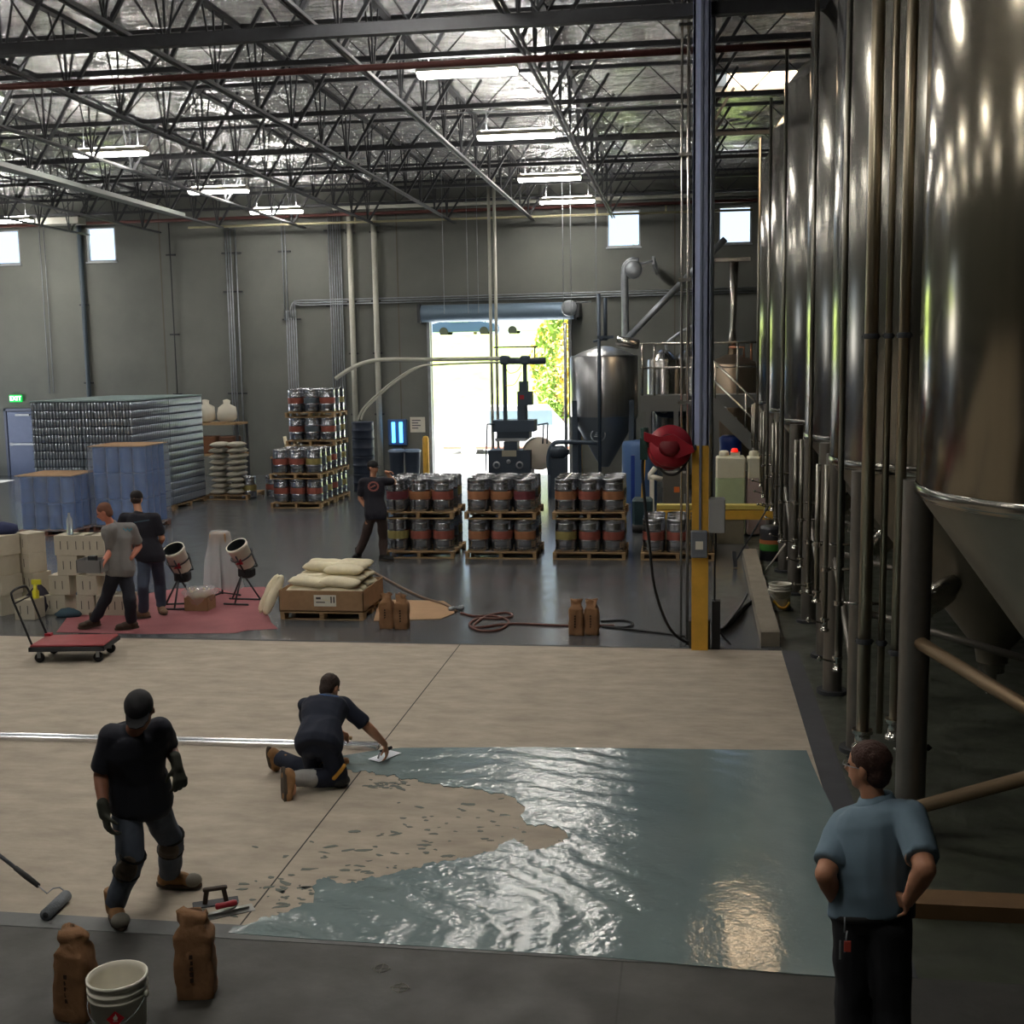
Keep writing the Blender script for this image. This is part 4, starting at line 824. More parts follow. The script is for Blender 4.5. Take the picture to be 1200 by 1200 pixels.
m = MB(); m.lathe([(.212,.18),(.213,.19),(.213,.29),(.212,.3)], n=24, cap=False); m.build('green_band', mat('green_band', rgb(60,120,50), .5), g)
g0 = gnd(863,664,.02); q = at(907,583,20.5); m = MB(); m.tube([g0+V((0,0,.12)),q], .014, 8); m.bar(g0+V((-.02,-.05,0)),g0+V((-.04,.05,.25)),.06,.03); tag(m.build('squeegee', DARKM), 'dark long-handled squeegee leaning toward the tank legs over the curb', 'squeegee')
a = gnd(895,672,.02); q = at(920,638,18.5); m = MB(); m.tube([a,q], .014, 8); tag(m.build('white_rod', WHITE), 'white rod leaning on the tank pipework behind the curb', 'rod')
# ============================================================ BACK EQUIPMENT
GM = mat('machine_grey', rgb(66,78,92), .5, .3); GM2 = mat('machine_dark', rgb(50,60,72), .5, .2)
Y0 = 31.0
def A(px,py,Y=Y0): return at(px,py,Y)
def rect(m, x0,y0,x1,y1,Y,d,mi=0):
    a = A(x0,y0,Y); b = A(x1,y1,Y); m.b2((a.x,Y,b.z),(b.x,Y+d,a.z),mi)
g = thing('canning_machine', 'grey canning machine with twin posts and top beam in front of the roll-up door', 'machine', (0,0,0))
m = MB(); rect(m,572,528,622,553,Y0,.8); a = A(572,553); b = A(622,553); m.b2((a.x,Y0,0),(b.x,Y0+.8,a.z)); m.build('base_cabinet', GM2, g)
for px in (582,609):
    m = MB(); c_ = A(px,545); m.T = Matrix.Translation((c_.x,Y0-.01,c_.z)) @ Matrix.Rotation(pi/2,4,'X'); m.lathe([(.06,0),(.1,0),(.1,.02),(.06,.02)], n=18, cap=False); m.T=None; m.build('gauge_ring', GALV, g)
m = MB(); c_ = A(596,541); m.T = Matrix.Translation((c_.x,Y0-.01,c_.z)) @ Matrix.Rotation(pi/2,4,'X'); m.lathe([(.05,0),(.06,0),(.06,.02),(0,.02)], n=14); m.T=None; m.build('gauge', GALV, g)
m = MB(); rect(m,588,528,605,535,Y0-.02,.02); m.build('name_plate', mat('plate_beige', rgb(150,146,130), .5), g)
m = MB(); rect(m,590,518,606,528,Y0+.05,.5); m.build('neck_box', GM, g)
m = MB(); rect(m,577,493,626,506,Y0+.02,.7); m.build('head_block', GM, g)
m = MB(); rect(m,582,505,620,514,Y0+.06,.6); m.build('lower_block', GM2, g)
m = MB(); rect(m,580,514,616,517,Y0,.7); m.build('shelf_plate', mat('shelf_pale', rgb(160,164,170), .4,.5), g)
for px in (589.5,613.5):
    m = MB(); c_ = A(px,425); m.b2((c_.x-.05,Y0+.2,A(px,500).z),(c_.x+.05,Y0+.32,c_.z)); m.build('post', GM, g)
m = MB(); a = A(588,423); b = A(638,423); m.tube([(a.x,Y0+.26,a.z),(b.x,Y0+.26,b.z)], .09, 12); m.build('top_beam', GM, g)
for px in (590,614):
    m = MB(); c_ = A(px,422); m.bev((c_.x,Y0+.26,c_.z),(.26,.26,.24),.04); m.build('beam_bracket', GM, g)
m = MB(); a=A(576,407); b=A(628,405); m.tube([(a.x,Y0+.3,a.z),(b.x,Y0+.3,a.z)], .02, 8); m.tube([(b.x-.07,Y0+.3,a.z),(b.x-.07,Y0+.3,A(625,420).z)], .02, 8); m.build('upper_bar', GM2, g)
m = MB(); rect(m,608,447,618,460,Y0+.1,.25); rect(m,606,459,623,475,Y0+.05,.4); m.build('control_box', GM, g)
m = MB(); rect(m,606,474,616,500,Y0+.1,.3); m.build('column_box', GM, g)
m = MB(); rect(m,609,463,614,468,Y0+.03,.02); m.build('red_button', REDM, g)
m = MB(); m.tube(spline([A(592,430),A(597,437),A(606,435),A(611,428)]), .01, 6); m.build('cable', BLACK, g)
m = MB(); m.tube(spline([A(592,452),A(603,450),A(611,436)]), .01, 6); m.build('cable', mat('orange_cable', rgb(180,120,90), .6), g)
m = MB(); m.tube(spline([A(622,430),A(630,436),A(634,430)]), .01, 6); m.build('cable', BLACK, g)
m = MB()
a = A(569,497); 
for (x0,y0,x1,y1) in ((571,497,569,553),(571,497,580,497),(630,498,642,496),(637,498,636,520),(642,496,641,520)): m.tube([A(x0,y0),A(x1,y1)], .022, 6)
m.build('side_frame', GM2, g)
m = MB(); c_ = A(629,533); m.T = Matrix.Translation((c_.x,Y0+.45,c_.z)) @ Euler((pi/2,0,.35)).to_matrix().to_4x4(); m.lathe([(.08,-.14),(.42,-.14),(.44,-.1),(.44,.1),(.42,.14),(.08,.14)], n=32); m.T=None; m.build('reel_drum', mat('reel_cream', rgb(216,206,190), .6), g)
g = thing('transfer_pump', 'dark pump with curved inlet pipe right of the canning machine', 'pump', (0,0,0))
Yp = 30.2; c_ = A(655,530,Yp); m = MB(); m.T = Matrix.Translation((c_.x,Yp,c_.z)) @ Matrix.Rotation(pi/2,4,'Y'); m.lathe([(.08,-.22),(.17,-.18),(.17,.12),(.1,.18),(.06,.26)], n=18); m.T=None; m.build('pump_body', GM2, g)
m = MB(); m.tube(spline([A(644,556,Yp),A(643,535,Yp),A(648,521,Yp),A(660,518,Yp),A(700,519,Yp)],6), .06, 10); m.tube([V((A(644,553,Yp).x,Yp,0)),A(644,553,Yp)], .05, 8); m.build('pipe', GM, g)
m = MB(); c2 = A(655,553,Yp); m.b2((c2.x-.2,Yp-.15,0),(c2.x+.2,Yp+.15,c_.z-.15)); m.build('pump_stand', GM2, g)
# mixing tank
cx, cy = -2.1, 30.9; MT = mat('tank_mid_steel', (.4,.41,.42), .3, 1, var=.12, scale=2, stretch=(5,5,.2))
g = thing('mixing_tank', 'steel conical mixing tank on legs right of the roll-up door', 'tank', (cx,cy,0))
m = MB(); m.lathe([(.87,2.08),(.88,2.12),(.88,3.58),(.84,3.63)], n=48, cap=False); m.build('shell', MT, g)
m = MB(); m.lathe([(.88,3.58),(.6,3.72),(.2,3.86),(0,3.88)], n=40); m.build('lid', MT, g)
m = MB(); m.lathe([(.1,.75),(.14,.8),(.86,2.08)], n=40); m.build('cone', mat('tank_cone_grey', (.25,.29,.33), .45, .8), g)
for sx,sy in ((-1,-1),(1,-1),(-1,1),(1,1)):
    m = MB(); m.b2((sx*.72-.07,sy*.5-.07,0),(sx*.72+.07,sy*.5+.07,2.5)); m.build('leg', GM, g)
m = MB(); m.T = Matrix.Translation((-.12,-.66,1.62)) @ Matrix.Rotation(radians(58),4,'X'); m.lathe([(.17,0),(.2,0),(.2,.008),(.17,.008)], n=24, cap=False)
for k in range(3): m.b2((-.1+k*.02,-.05+.05*k,0),(.1-k*.02,-.02+.05*k,.008))
m.T=None; m.build('round_emblem', mat('emblem_pale', rgb(150,160,170), .5), g)
m = MB(); m.tube([(-.06,-.95,.6),(-.06,-.95,5.15)], .045, 10); m.tube([(.1,-.95,4.0),(.1,-.95,5.05)], .05, 10); m.b2((-.1,-1,4.05),(.3,-.85,4.12)); m.tube([(-.2,-.95,3.98),(.25,-.95,4.08)], .03, 8); m.build('lift_column', GM, g)
m = MB(); m.T = Matrix.Translation((.62,-.2,3.95)) @ Matrix.Rotation(radians(100),4,'Y'); m.lathe([(.1,-.3),(.13,-.26),(.13,.26),(.1,.3)], n=16); m.T=None; m.build('top_motor', STEEL, g)
g = thing('exhaust_duct', 'round grey blower elbow with vertical pipe above the mixing tank', 'duct', (0,0,0)); Yd = 32.5
p0 = at(733,400,Yd); p1 = at(732,322,Yd); e = at(741,312,Yd)
m = MB(); m.tube(spline([p0,(p0+p1)/2,p1,at(734,311,Yd),at(741,306,Yd),at(748,307,Yd)],6), .1, 12); m.build('pipe', GALV, g)
m = MB(); m.T = Matrix.Translation(tuple(at(742,316,Yd))) @ Matrix.Rotation(pi/2,4,'X'); m.lathe([(.04,.14),(.2,.14),(.24,.08),(.24,-.08),(.2,-.14),(0,-.14)], n=24); m.T=None; m.build('blower_housing', GALV, g)
m = MB(); m.tube([at(750,309,Yd),at(765,306,Yd)], .03, 8); m.b2(tuple(at(764,310,Yd)),tuple(at(767,300,Yd)+V((0,3.9,0)))); m.build('wall_bracket', GALV, g)
m = MB(); m.tube([at(728,404,Yd-.3),at(806,324,Yd-.3)], .085, 12); m.tube([at(806,324,Yd-.3),at(850,280,Yd-.3)], .085, 12); tag(m.build('diagonal_duct', GALV), 'straight grey duct rising diagonally right from the mixing tank top', 'duct')
g = thing('wall_fan_unit', 'small grey fan unit at the top right corner of the roll-up door', 'fan', tuple(at(667,361,35.6)))
m = MB(); m.T = Matrix.Rotation(pi/2,4,'X'); m.lathe([(.08,.1),(.2,.1),(.24,.05),(.24,-.1),(0,-.1)], n=20); m.T = None; m.build('housing', GALV, g)
m = MB(); m.tube([(.1,0,.15),(.66,0,.17)], .025, 8); m.build('arm', GALV, g)
m = MB(); m.b2((.2,-.05,-.25),(.3,.9,.15)); m.build('bracket', DARKM, g)
m = MB(); p = at(662,380,34.8); m.tube([(p.x,34.8,0),(p.x,34.8,4.6)], .05, 8); tag(m.build('door_post', GALV), 'thin grey post standing just inside the right edge of the roll-up door', 'post')
# platform, railing, stairs
Yq = 30.0; PG = mat('platform_grey', rgb(112,114,112), .55, .3)
g = thing('work_platform', 'raised grey steel platform with railings between the mixing tank and the fermenters', 'platform', (0,0,0))
x0 = -1.14; x1 = 1.75; zd = 2.6
m = MB(); m.b2((x0,Yq,2.22),(.05,Yq+.1,2.62)); m.b2((x0,Yq+.1,2.5),(3.5,Yq+1.6,2.6)); m.b2((.6,Yq,2.3),(3.5,Yq+.1,2.62)); m.build('deck', PG, g)
for x in (x0+.05,x0+.35,-.1,.45,1.25,2.0):
    m = MB(); m.tube([(x,Yq+.05,2.6),(x,Yq+.05,3.9)], .03, 8); m.build('rail_post', PIPEM, g)
for z in (3.3,3.9):
    m = MB(); m.tube([(x0,Yq+.05,z),(3.3,Yq+.05,z)], .028, 8); m.build('handrail', PIPEM, g)
for x in (x0+.2,-.25,.75,2.0):
    for y in (Yq+.1,Yq+1.5):
        m = MB(); m.b2((x-.06,y-.06,0),(x+.06,y+.06,2.3)); m.build('leg', PG, g)
g = thing('metal_stairs', 'grey metal stairs with handrail descending right from the platform', 'stairs', (0,0,0)); Ys = 28.6
sA = at(838,492,Ys); sB = at(905,552,Ys)
for yy in (0,.8):
    m = MB(); a = V((.55,Ys+yy,2.5)); b = V((2.95,Ys+yy,.1)); m.bar(a,b,.05,.3); m.build('stringer', PG, g)
for k in range(10):
    t = k/9; m = MB(); m.b2((.7+2.2*t,Ys+.03,2.32-2.2*t),(.95+2.2*t,Ys+.78,2.35-2.2*t)); m.build('step', PG, g)
for dz in (.55,1.0):
    m = MB(); m.tube([(.55,Ys,2.55+dz),(2.95,Ys,.15+dz)], .028, 8); m.build('handrail', PIPEM, g)
for t in (.05,.35,.7):
    m = MB(); m.tube([(.55+2.4*t,Ys,2.5-2.4*t),(.55+2.4*t,Ys,3.55-2.4*t)], .025, 8); m.build('rail_post', PIPEM, g)
BV = mat('vessel_steel', (.5,.49,.47), .2, 1, var=.08)
for i,(x,y,r,z1,l) in enumerate(((-.62,33.2,.46,3.45,'slim bright steel vessel behind the platform left of the blue-grey column'),(.12,33.9,.5,3.5,'dull steel vessel directly behind the left platform railing'),(1.25,33.4,.72,3.3,'bronze-toned round vessel with chimney behind the right platform railing'))):
    g = thing('brewing_vessel', l, 'vessel', (x,y,0))
    m = MB(); m.lathe([(r,.3),(r,z1),(r*.97,z1+.05)], n=36); m.build('shell', BV if i!=2 else mat('bronze_vessel', (.34,.27,.2), .35, .9), g)
    m = MB(); m.lathe([(r*.97,z1+.05),(r*.6,z1+.2),(.12,z1+.32),(0,z1+.33)], n=30); m.build('dome', BV if i!=2 else mat('bronze_vessel',(0,0,0)), g)
    for a in range(3):
        m = MB(); m.tube([(r*.8*cos(a*2.1+.5),r*.8*sin(a*2.1+.5),0),(r*.8*cos(a*2.1+.5),r*.8*sin(a*2.1+.5),.35)], .05, 8); m.build('leg', PG, g)
    if i==2:
        m = MB(); m.tube([(0,0,z1+.3),(0,0,4.3),(0.02,0,4.8),(.02,0,6.1)], [.14,.08,.09,.13], 12); m.b2((-.5,-.2,6.1),(.45,.2,6.2)); m.build('chimney', PIPEM, g)
        m = MB(); m.tube([(.3,-.2,z1+.1),(.3,-.2,z1+.5),(-.1,-.2,z1+.5)], .03, 8); m.tube([(.5,-.1,z1),(.5,-.1,z1+.6)], .03,8); m.build('copper_pipe', mat('copper', (.5,.24,.14), .35, 1), g)
    if i==0:
        m = MB(); m.tube(spline([(.1,-.1,z1+.3),(.1,-.1,z1+.5),(.5,-.1,z1+.8),(.9,-.1,z1+1)]), .04, 8); m.build('pipe', GALV, g)
g = thing('pipe_manifold', 'dark valve manifold with loop pipe under the raised platform', 'manifold', (0,0,0)); Ym = 30.6
m = MB(); m.tube(spline([at(770,470,Ym),at(768,478,Ym),at(774,486,Ym),at(788,486,Ym),at(796,480,Ym)]), .06, 8); m.tube([at(782,485,Ym),at(806,482,Ym)], .12, 10); m.tube([V((at(800,480,Ym).x,Ym,0)),at(800,480,Ym)], .05, 8); m.build('pipe', GM2, g)
for i,(px,Yb,l) in enumerate(((856,30.75,'left'),(893,30.9,'right'))):
    m = MB(); m.lathe([(.27,0),(.29,.03),(.28,.3),(.3,.33),(.28,.36),(.28,.8),(.29,.88),(.2,.92),(0,.92)], n=24); o = m.build('blue_barrel', mat('deep_blue', rgb(30,60,140), .4), loc=(at(px,520,Yb).x,Yb,0)); o.scale=(1,1,1.7); tag(o, l+' deep blue barrel under the metal stairs', 'barrel')
m = MB(); m.lathe([(.42,.0),(.44,.04),(.43,1.4),(.4,1.5),(0,1.55)], n=28); o = m.build('blue_barrel', mat('faded_blue', rgb(72,104,150), .5), loc=(-1.15,29.6,0)); tag(o, 'faded blue plastic tank standing below the mixing tank cone', 'barrel')
g = thing('steel_cabinet', 'brown-grey steel cabinet with orange sticker behind the low kegs', 'cabinet', (at(791,580,26).x,26,0))
zt = at(791,553,26).z
m = MB(); m.bev((0,0,zt/2),(.52,.5,zt),.01); m.build('cabinet_body', mat('brown_grey_steel', rgb(96,92,86), .5,.3), g)
m = MB(); m.b2((-.02,-.257,zt-.42),(.1,-.252,zt-.3)); m.build('orange_sticker', mat('orange_sticker', rgb(214,110,50), .5), g)
m = MB(); m.b2((.2,-.262,zt-.7),(.22,-.252,zt-.45)); m.build('handle', GALV, g)
m = MB(); m.tube([at(768,548,26.5),at(762,556,26.5),at(762,562,26.5)], .06, 8); m.tube([at(762,558,26.5),at(776,562,26.5)], .06, 8); m.b2((at(764,562,26.5).x-.05,26.4,0),(at(764,562,26.5).x+.05,26.6,at(764,562,26.5).z)); tag(m.build('white_pipe', WHITE), 'white elbow pipe standing beside the brown-grey cabinet', 'pipe')
g = thing('floor_scrubber', 'dark green cart with yellow handle left of the brown-grey cabinet', 'cart', (at(753,600,24.5).x,24.5,0))
m = MB(); m.bev((0,0,.4),(.42,.5,.6),.05); m.build('body', mat('dark_teal', rgb(36,58,64), .5), g)
m = MB(); m.bar((0,0,.7),(.03,.05,1.5),.06); m.build('handle', YEL, g)
m = MB(); m.T = Matrix.Translation((0,-.2,.09)) @ Matrix.Rotation(pi/2,4,'Y'); m.lathe([(.03,-.2),(.09,-.2),(.09,.2),(.03,.2)], n=16); m.T=None; m.build('wheel', BLACK, g)
m = MB(); p=at(742,600,25.5); m.b2((p.x-.04,25.4,0),(p.x+.04,25.5,1.5)); tag(m.build('blue_post', mat('deep_blue', (0,0,0))), 'narrow blue post right of the right keg stack', 'post')
# ============================================================ OUTSIDE
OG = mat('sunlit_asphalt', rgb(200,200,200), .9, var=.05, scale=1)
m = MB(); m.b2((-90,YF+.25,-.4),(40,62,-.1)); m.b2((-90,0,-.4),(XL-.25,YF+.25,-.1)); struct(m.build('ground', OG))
ZL = at(550,394,84).z; m = MB(); n=20; vs=[]; GRM = mat('grass_bank', rgb(140,160,80), .9, var=.25, scale=.8)
vs = [(-60,62,-.1),(40,62,-.1),(40,78,ZL),(-60,78,ZL),(40,130,ZL+.3),(-60,130,ZL+.3)]
m.add(vs,[(0,1,2,3),(3,2,4,5)]); struct(m.build('lawn', GRM))
m = MB(); m.b2((-60,61.6,-.1),(40,62,.1)); struct(m.build('kerb', mat('kerb', rgb(210,205,195), .8)))
def car(x, y, z, L_, W_, Hh, col, label, van=False, rz=0):
    g = thing('van' if van else 'car', label, 'van' if van else 'car', (x,y,z), rz); h=Hh
    if van: prof = [(-L_/2,.35),(-L_/2,h*.95),(-L_/2+.1,h),(L_/2-1.7,h),(L_/2-1.0,h*.62),(L_/2-.1,h*.52),(L_/2,h*.4),(L_/2,.35)]
    else: prof = [(-L_/2,.3),(-L_/2,h*.58),(-L_/2+.5,h*.66),(-L_/2+1.1,h),(L_/2-1.9,h),(L_/2-1.1,h*.66),(L_/2-.1,h*.56),(L_/2,h*.4),(L_/2,.3)]
    m = MB(); m.prism(prof, -W_/2, W_/2, 'y'); m.build('body', mat('car_'+label.split()[0], col, .3, .1), g)
    gm = mat('car_window', rgb(120,140,150), .1)
    if van: wins = [(-.95,.2),(.45,1.5)]
    else: wins = [(-L_/2+1.2,-.1),(.0,L_/2-1.9)]
    for (a,b) in wins:
        m = MB(); m.b2((a,-W_/2-.01,h*.64),(b,-W_/2+.01,h*.92)); m.build('window', gm, g)
    for sx in (-1,1):
        for sy in (-1,1):
            m = MB(); m.T = Matrix.Translation((sx*L_*.32,sy*(W_/2-.08),.33)) @ Matrix.Rotation(pi/2,4,'X'); m.lathe([(.1,-.1),(.31,-.1),(.31,.1),(.1,.1)], n=18, smooth=False); m.T=None; m.build('wheel', mat('glare_pale_tyre', rgb(205,205,205), .8) if van else BLACK, g)  # van tyres are coloured pale to imitate the outdoor glare
    if van:
        m = MB(); m.b2((-L_/2,-W_/2-.012,.36),(L_/2-.3,-W_/2+.0,.46)); m.build('sill_stripe', mat('sill_red', rgb(190,120,100), .5), g)
        m = MB(); m.b2((.3,-W_/2-.03,h*.52),(.5,-W_/2,h*.55)); m.build('door_handle', DARKM, g)
    return g
car(-6.6,46.5,-.25,5.6,2.0,2.0,rgb(236,236,236),'white van parked outside across the open roll-up door',True)
car(-15.5,84,ZL,4.5,1.8,1.5,rgb(60,80,120),'blue car far outside at the left end of the parking row')
car(-10.6,84,ZL,4.5,1.8,1.6,rgb(225,225,225),'pale car far outside in the middle of the parking row')
car(-6.0,84.5,ZL,4.5,1.8,1.5,rgb(70,74,90),'grey car far outside right in the parking row')
LEAFM = [mat('leaf_green', rgb(120,150,60), .7), mat('leaf_yellow', rgb(196,176,80), .7), mat('leaf_deep', rgb(70,110,50), .7)]
def tree(x,y,z,h,r,mi,seed,label):
    g = thing('tree', label, 'tree', (x,y,z), group='trees outside the open door'); rnd = random.Random(seed)
    m = MB(); m.tube(spline([(0,0,0),(.1,0,h*.3),(-.05,.1,h*.6),(0,0,h*.9)],4), [.16-.01*i for i in range(13)], 8); m.build('trunk', mat('bark', rgb(96,80,62), .9), g)
    m = MB()
    for k in range(900):
        u = rnd.uniform(-1,1); a = rnd.uniform(0,2*pi); rr = r*(rnd.random()**.4)*sqrt(max(0,1-u*u)); c_ = V((rr*cos(a),rr*sin(a),h*.6+u*h*.42)); s = rnd.uniform(.1,.22)
        d1 = V((rnd.uniform(-1,1),rnd.uniform(-1,1),rnd.uniform(-1,1))).normalized(); d2 = d1.orthogonal().normalized()
        m.add([c_-d1*s,c_+d2*s*.5,c_+d1*s,c_-d2*s*.5],[(0,1,2,3)],0)
    m.build('foliage', LEAFM[mi], g, fix=False)
for i,(x,y,h,r,mi) in enumerate(((-4.4,50,5.4,1.1,1),(-5.5,53,5.6,1.3,0),(-6.4,58,5.5,1.2,1),(-3.6,56,6,1.5,2),(-17,96,7,3.2,2),(-11,97,7,3.2,0),(-2.5,96,7.5,3,2))):
    tree(x,y,-.1 if y<62 else ZL,h,r,mi,i,['yellow tree nearest the right side of the open door','green tree left of the nearest yellow tree outside','small yellow tree behind the van','deep green tree at the right door edge outside','dark tree far left behind the parked cars','light green tree far behind the pale car','dark tree far right behind the grey car'][i])
# ============================================================ FLOOR COATING
CO, nt, b = node_mat('wet_grey_green_coating'); L = nt.links.new
tc = nd(nt,'ShaderNodeTexCoord'); n1 = nd(nt,'ShaderNodeTexNoise'); n1.inputs['Scale'].default_value = .9; n1.inputs['Detail'].default_value = 5; L(tc.outputs['Object'], n1.inputs[0])
# trowel sweeps: distorted rings around the kneeling man's reach
mp = nd(nt,'ShaderNodeMapping'); mp.inputs['Location'].default_value = (2.6,-8.4,0); mp.inputs['Scale'].default_value = (1,1.25,1); L(tc.outputs['Object'], mp.inputs[0])
wv = nd(nt,'ShaderNodeTexWave'); wv.wave_type = 'RINGS'; wv.rings_direction = 'Z'; wv.inputs['Scale'].default_value = .8; wv.inputs['Distortion'].default_value = 14; wv.inputs['Detail'].default_value = 6; wv.inputs['Detail Scale'].default_value = .55; wv.inputs['Detail Roughness'].default_value = .62; L(mp.outputs[0], wv.inputs[0])
cr = nd(nt,'ShaderNodeValToRGB'); cr.color_ramp.elements[0].position = .3; cr.color_ramp.elements[1].position = .7; cr.color_ramp.elements[0].color = (*rgb(108,127,130),1); cr.color_ramp.elements[1].color = (*rgb(124,141,142),1); L(n1.outputs[0], cr.inputs[0]); L(cr.outputs[0], b.inputs['Base Color'])
b.inputs['Roughness'].default_value = .1; b.inputs['Specular IOR Level'].default_value = .6
fine = nd(nt,'ShaderNodeTexNoise'); fine.inputs['Scale'].default_value = 38; fine.inputs['Detail'].default_value = 3; L(tc.outputs['Object'], fine.inputs[0])
# the freshly swept zone is rougher than the levelled part on the right
sp_ = nd(nt,'ShaderNodeSeparateXYZ'); L(tc.outputs['Object'], sp_.inputs[0]); zr = nd(nt,'ShaderNodeMapRange'); zr.inputs[1].default_value = -.8; zr.inputs[2].default_value = .1; zr.inputs[3].default_value = 1; zr.inputs[4].default_value = .12; L(sp_.outputs[0], zr.inputs[0])
b1 = nd(nt,'ShaderNodeBump'); b1.inputs['Distance'].default_value = .011; L(zr.outputs[0], b1.inputs['Strength']); L(wv.outputs[0], b1.inputs['Height'])
mr_ = nd(nt,'ShaderNodeMapRange'); mr_.inputs[3].default_value = .07; mr_.inputs[4].default_value = .2; L(zr.outputs[0], mr_.inputs[0]); L(mr_.outputs[0], b.inputs['Roughness']); b2n = nd(nt,'ShaderNodeBump'); b2n.inputs['Strength'].default_value = .3; b2n.inputs['Distance'].default_value = .003; L(fine.outputs[0], b2n.inputs['Height']); L(b1.outputs[0], b2n.inputs['Normal']); L(b2n.outputs[0], b.inputs['Normal'])
px_out = [(402,886),(440,880),(470,877),(620,876),(780,878),(945,880),(952,897),(962,920),(976,948),(982,1000),(986,1060),(984,1146),(880,1138),(700,1122),(500,1110),(360,1101),(268,1094)]
px_in = [(275,1086),(290,1085),(300,1079),(318,1075),(335,1069),(352,1064),(368,1057),(372,1049),(366,1040),(371,1032),(380,1027),(392,1033),(404,1036),(420,1033),(440,1029),(461,1024),(480,1019),(500,1013),(515,1010),(533,1007),(556,1003),(580,995),(590,989),(602,984),(612,990),(622,996),(636,995),(648,993),(660,987),(668,981),(660,974),(652,969),(640,967),(628,968),(616,964),(610,957),(617,950),(614,944),(606,938),(590,932),(570,928),(545,925),(520,921),(495,917),(468,911),(440,907),(420,905),(403,902)]
def ragged(pl, amt):
    out = []
    for i in range(len(pl)-1):
        a, b_ = pl[i], pl[i+1]; n_ = max(1,int(((a[0]-b_[0])**2+(a[1]-b_[1])**2)**.5/3))
        for j in range(n_):
            t = j/n_; x, y = a[0]+(b_[0]-a[0])*t, a[1]+(b_[1]-a[1])*t; q = noise.noise_vector(V((x*.11,y*.2,0)))+noise.noise_vector(V((x*.4,y*.6,3)))*.8; out.append((x+q.x*amt*1.6, y+q.y*amt))
    return out+[pl[-1]]
pts = [gnd(*p) for p in px_out+ragged(px_in, 3.0)]
m = MB(); m.prism([(q.x,q.y) for q in pts], .0, .006); o = m.build('floor_coating', CO); tag(o, 'wet grey-green floor coating spread over the ground concrete, with a ragged left edge', 'floor coating')
m = MB(); rnd = random.Random(5)
for k in range(170):
    t = rnd.random()
    if t < .3: px, py = 540+rnd.gauss(0,60), 965+rnd.gauss(0,22)
    elif t < .55: px, py = 440+rnd.gauss(0,50), 1010+rnd.gauss(0,14)
    elif t < .8: px, py = 335+rnd.gauss(0,22), 1052+rnd.gauss(0,10)
    else: px, py = 455+rnd.gauss(0,14), 920+rnd.gauss(0,4)
    q = gnd(px,py); r = rnd.uniform(.008,.03); n = 7; a0 = rnd.uniform(0,6); el = rnd.uniform(1,3.2); an = rnd.uniform(-.6,.6)
    pl = []
    for i in range(n):
        a = a0+2*pi*i/n; rr = r*rnd.uniform(.4,1); x, y = rr*cos(a)*el, rr*sin(a); pl.append((q.x+x*cos(an)-y*sin(an), q.y+x*sin(an)+y*cos(an)))
    m.prism(pl, 0, .0025)
tag(m.build('coating_splatter', mat('dried_coating', rgb(92,100,92), .5)), 'small grey-green splatters and smears on the bare concrete', 'splatter', kind='stuff')
p = gnd(445,877); ax_ = gnd(0,866)
g = thing('straightedge', 'long double silver straightedge lying across the concrete behind the two front men', 'straightedge', (0,0,0))
for dy in (0,.09):
    m = MB(); m.bar((-9.5,ax_.y-.06+dy,.02),(p.x-.02,p.y+dy-.03,.02),.05,.03); m.build('rail', mat('aluminium_rail', (.85,.86,.9), .22, 1), g)
m = MB(); m.bar((-9.5,ax_.y-.015,.012),(p.x-.02,p.y+.015,.012),.05,.01); m.build('web_strip', GALV, g)
# roller
a = gnd(56,1070,.04); c = gnd(75,1052,.04); d = (c-a).normalized()
g = thing('paint_roller', 'grey paint roller with long dark pole at the left edge', 'roller', (0,0,0))
a = a-d*.03; c = c+d*.03
m = MB(); m.tube([a,c], .04, 18); m.build('roller_sleeve', mat('roller_nap', rgb(120,126,132), .9, bump=.6, bscale=60), g)
m = MB(); m.tube([a-d*.002,a+d*.01], .02, 12); m.build('end_cap', DARKM, g)
k0 = gnd(45,1038,.14)
m = MB(); m.tube([c,c+d*.03,gnd(70,1040,.1),gnd(62,1041,.1),gnd(55,1047,.1),k0], .005, 6); m.build('wire_frame', GALV, g)
e1 = at(18,1017,7.15); m = MB(); m.tube([k0,(k0+e1)/2,e1],[.016,.02,.017],10); m.build('grip', BLACK, g)
e2 = e1+(e1-k0)*3.2; m = MB(); m.tube([e1,e2], .013, 8); m.build('pole', mat('pole_grey', rgb(90,92,98), .4,.3), g)
# floats
p = gnd(250,1066); g = thing('hand_float', 'dark hand float with upright bridge handle on the concrete beside the trowel', 'trowel', (p.x-.02,p.y+.09,0), .45)
m = MB(); m.bev((0,0,.006),(.3,.1,.008),.003); m.build('blade', DARKM, g)
m = MB(); m.bar((-.07,0,.01),(-.055,0,.1),.03,.03); m.bar((.07,0,.01),(.055,0,.1),.03,.03); m.bev((0,0,.105),(.16,.035,.025),.006); m.build('handle', mat('dark_brown_handle', rgb(58,46,38), .6), g)
p = gnd(262,1070); g = thing('hand_trowel', 'steel hand trowel with red grip beside the upper corner of the paper bag', 'trowel', (p.x+.02,p.y,0), .6)
m = MB(); m.bev((0,0,.004),(.36,.11,.004),.0015); m.b2((-.15,-.01,.005),(.15,.01,.02)); m.build('blade', mat('trowel_steel', (.4,.4,.38), .3, 1), g)
m = MB(); m.T = Matrix.Translation((0,0,.06)) @ Matrix.Rotation(pi/2,4,'Y'); m.lathe([(.014,-.07),(.02,-.06),(.018,0),(.022,.05),(.016,.07)], n=14); m.build('grip', REDM, g)
m = MB(); m.tube([(.0,0,.01),(.06,0,.03),(.08,0,.06),(.06,0,.06)], .006, 6); m.build('shank', GALV, g)
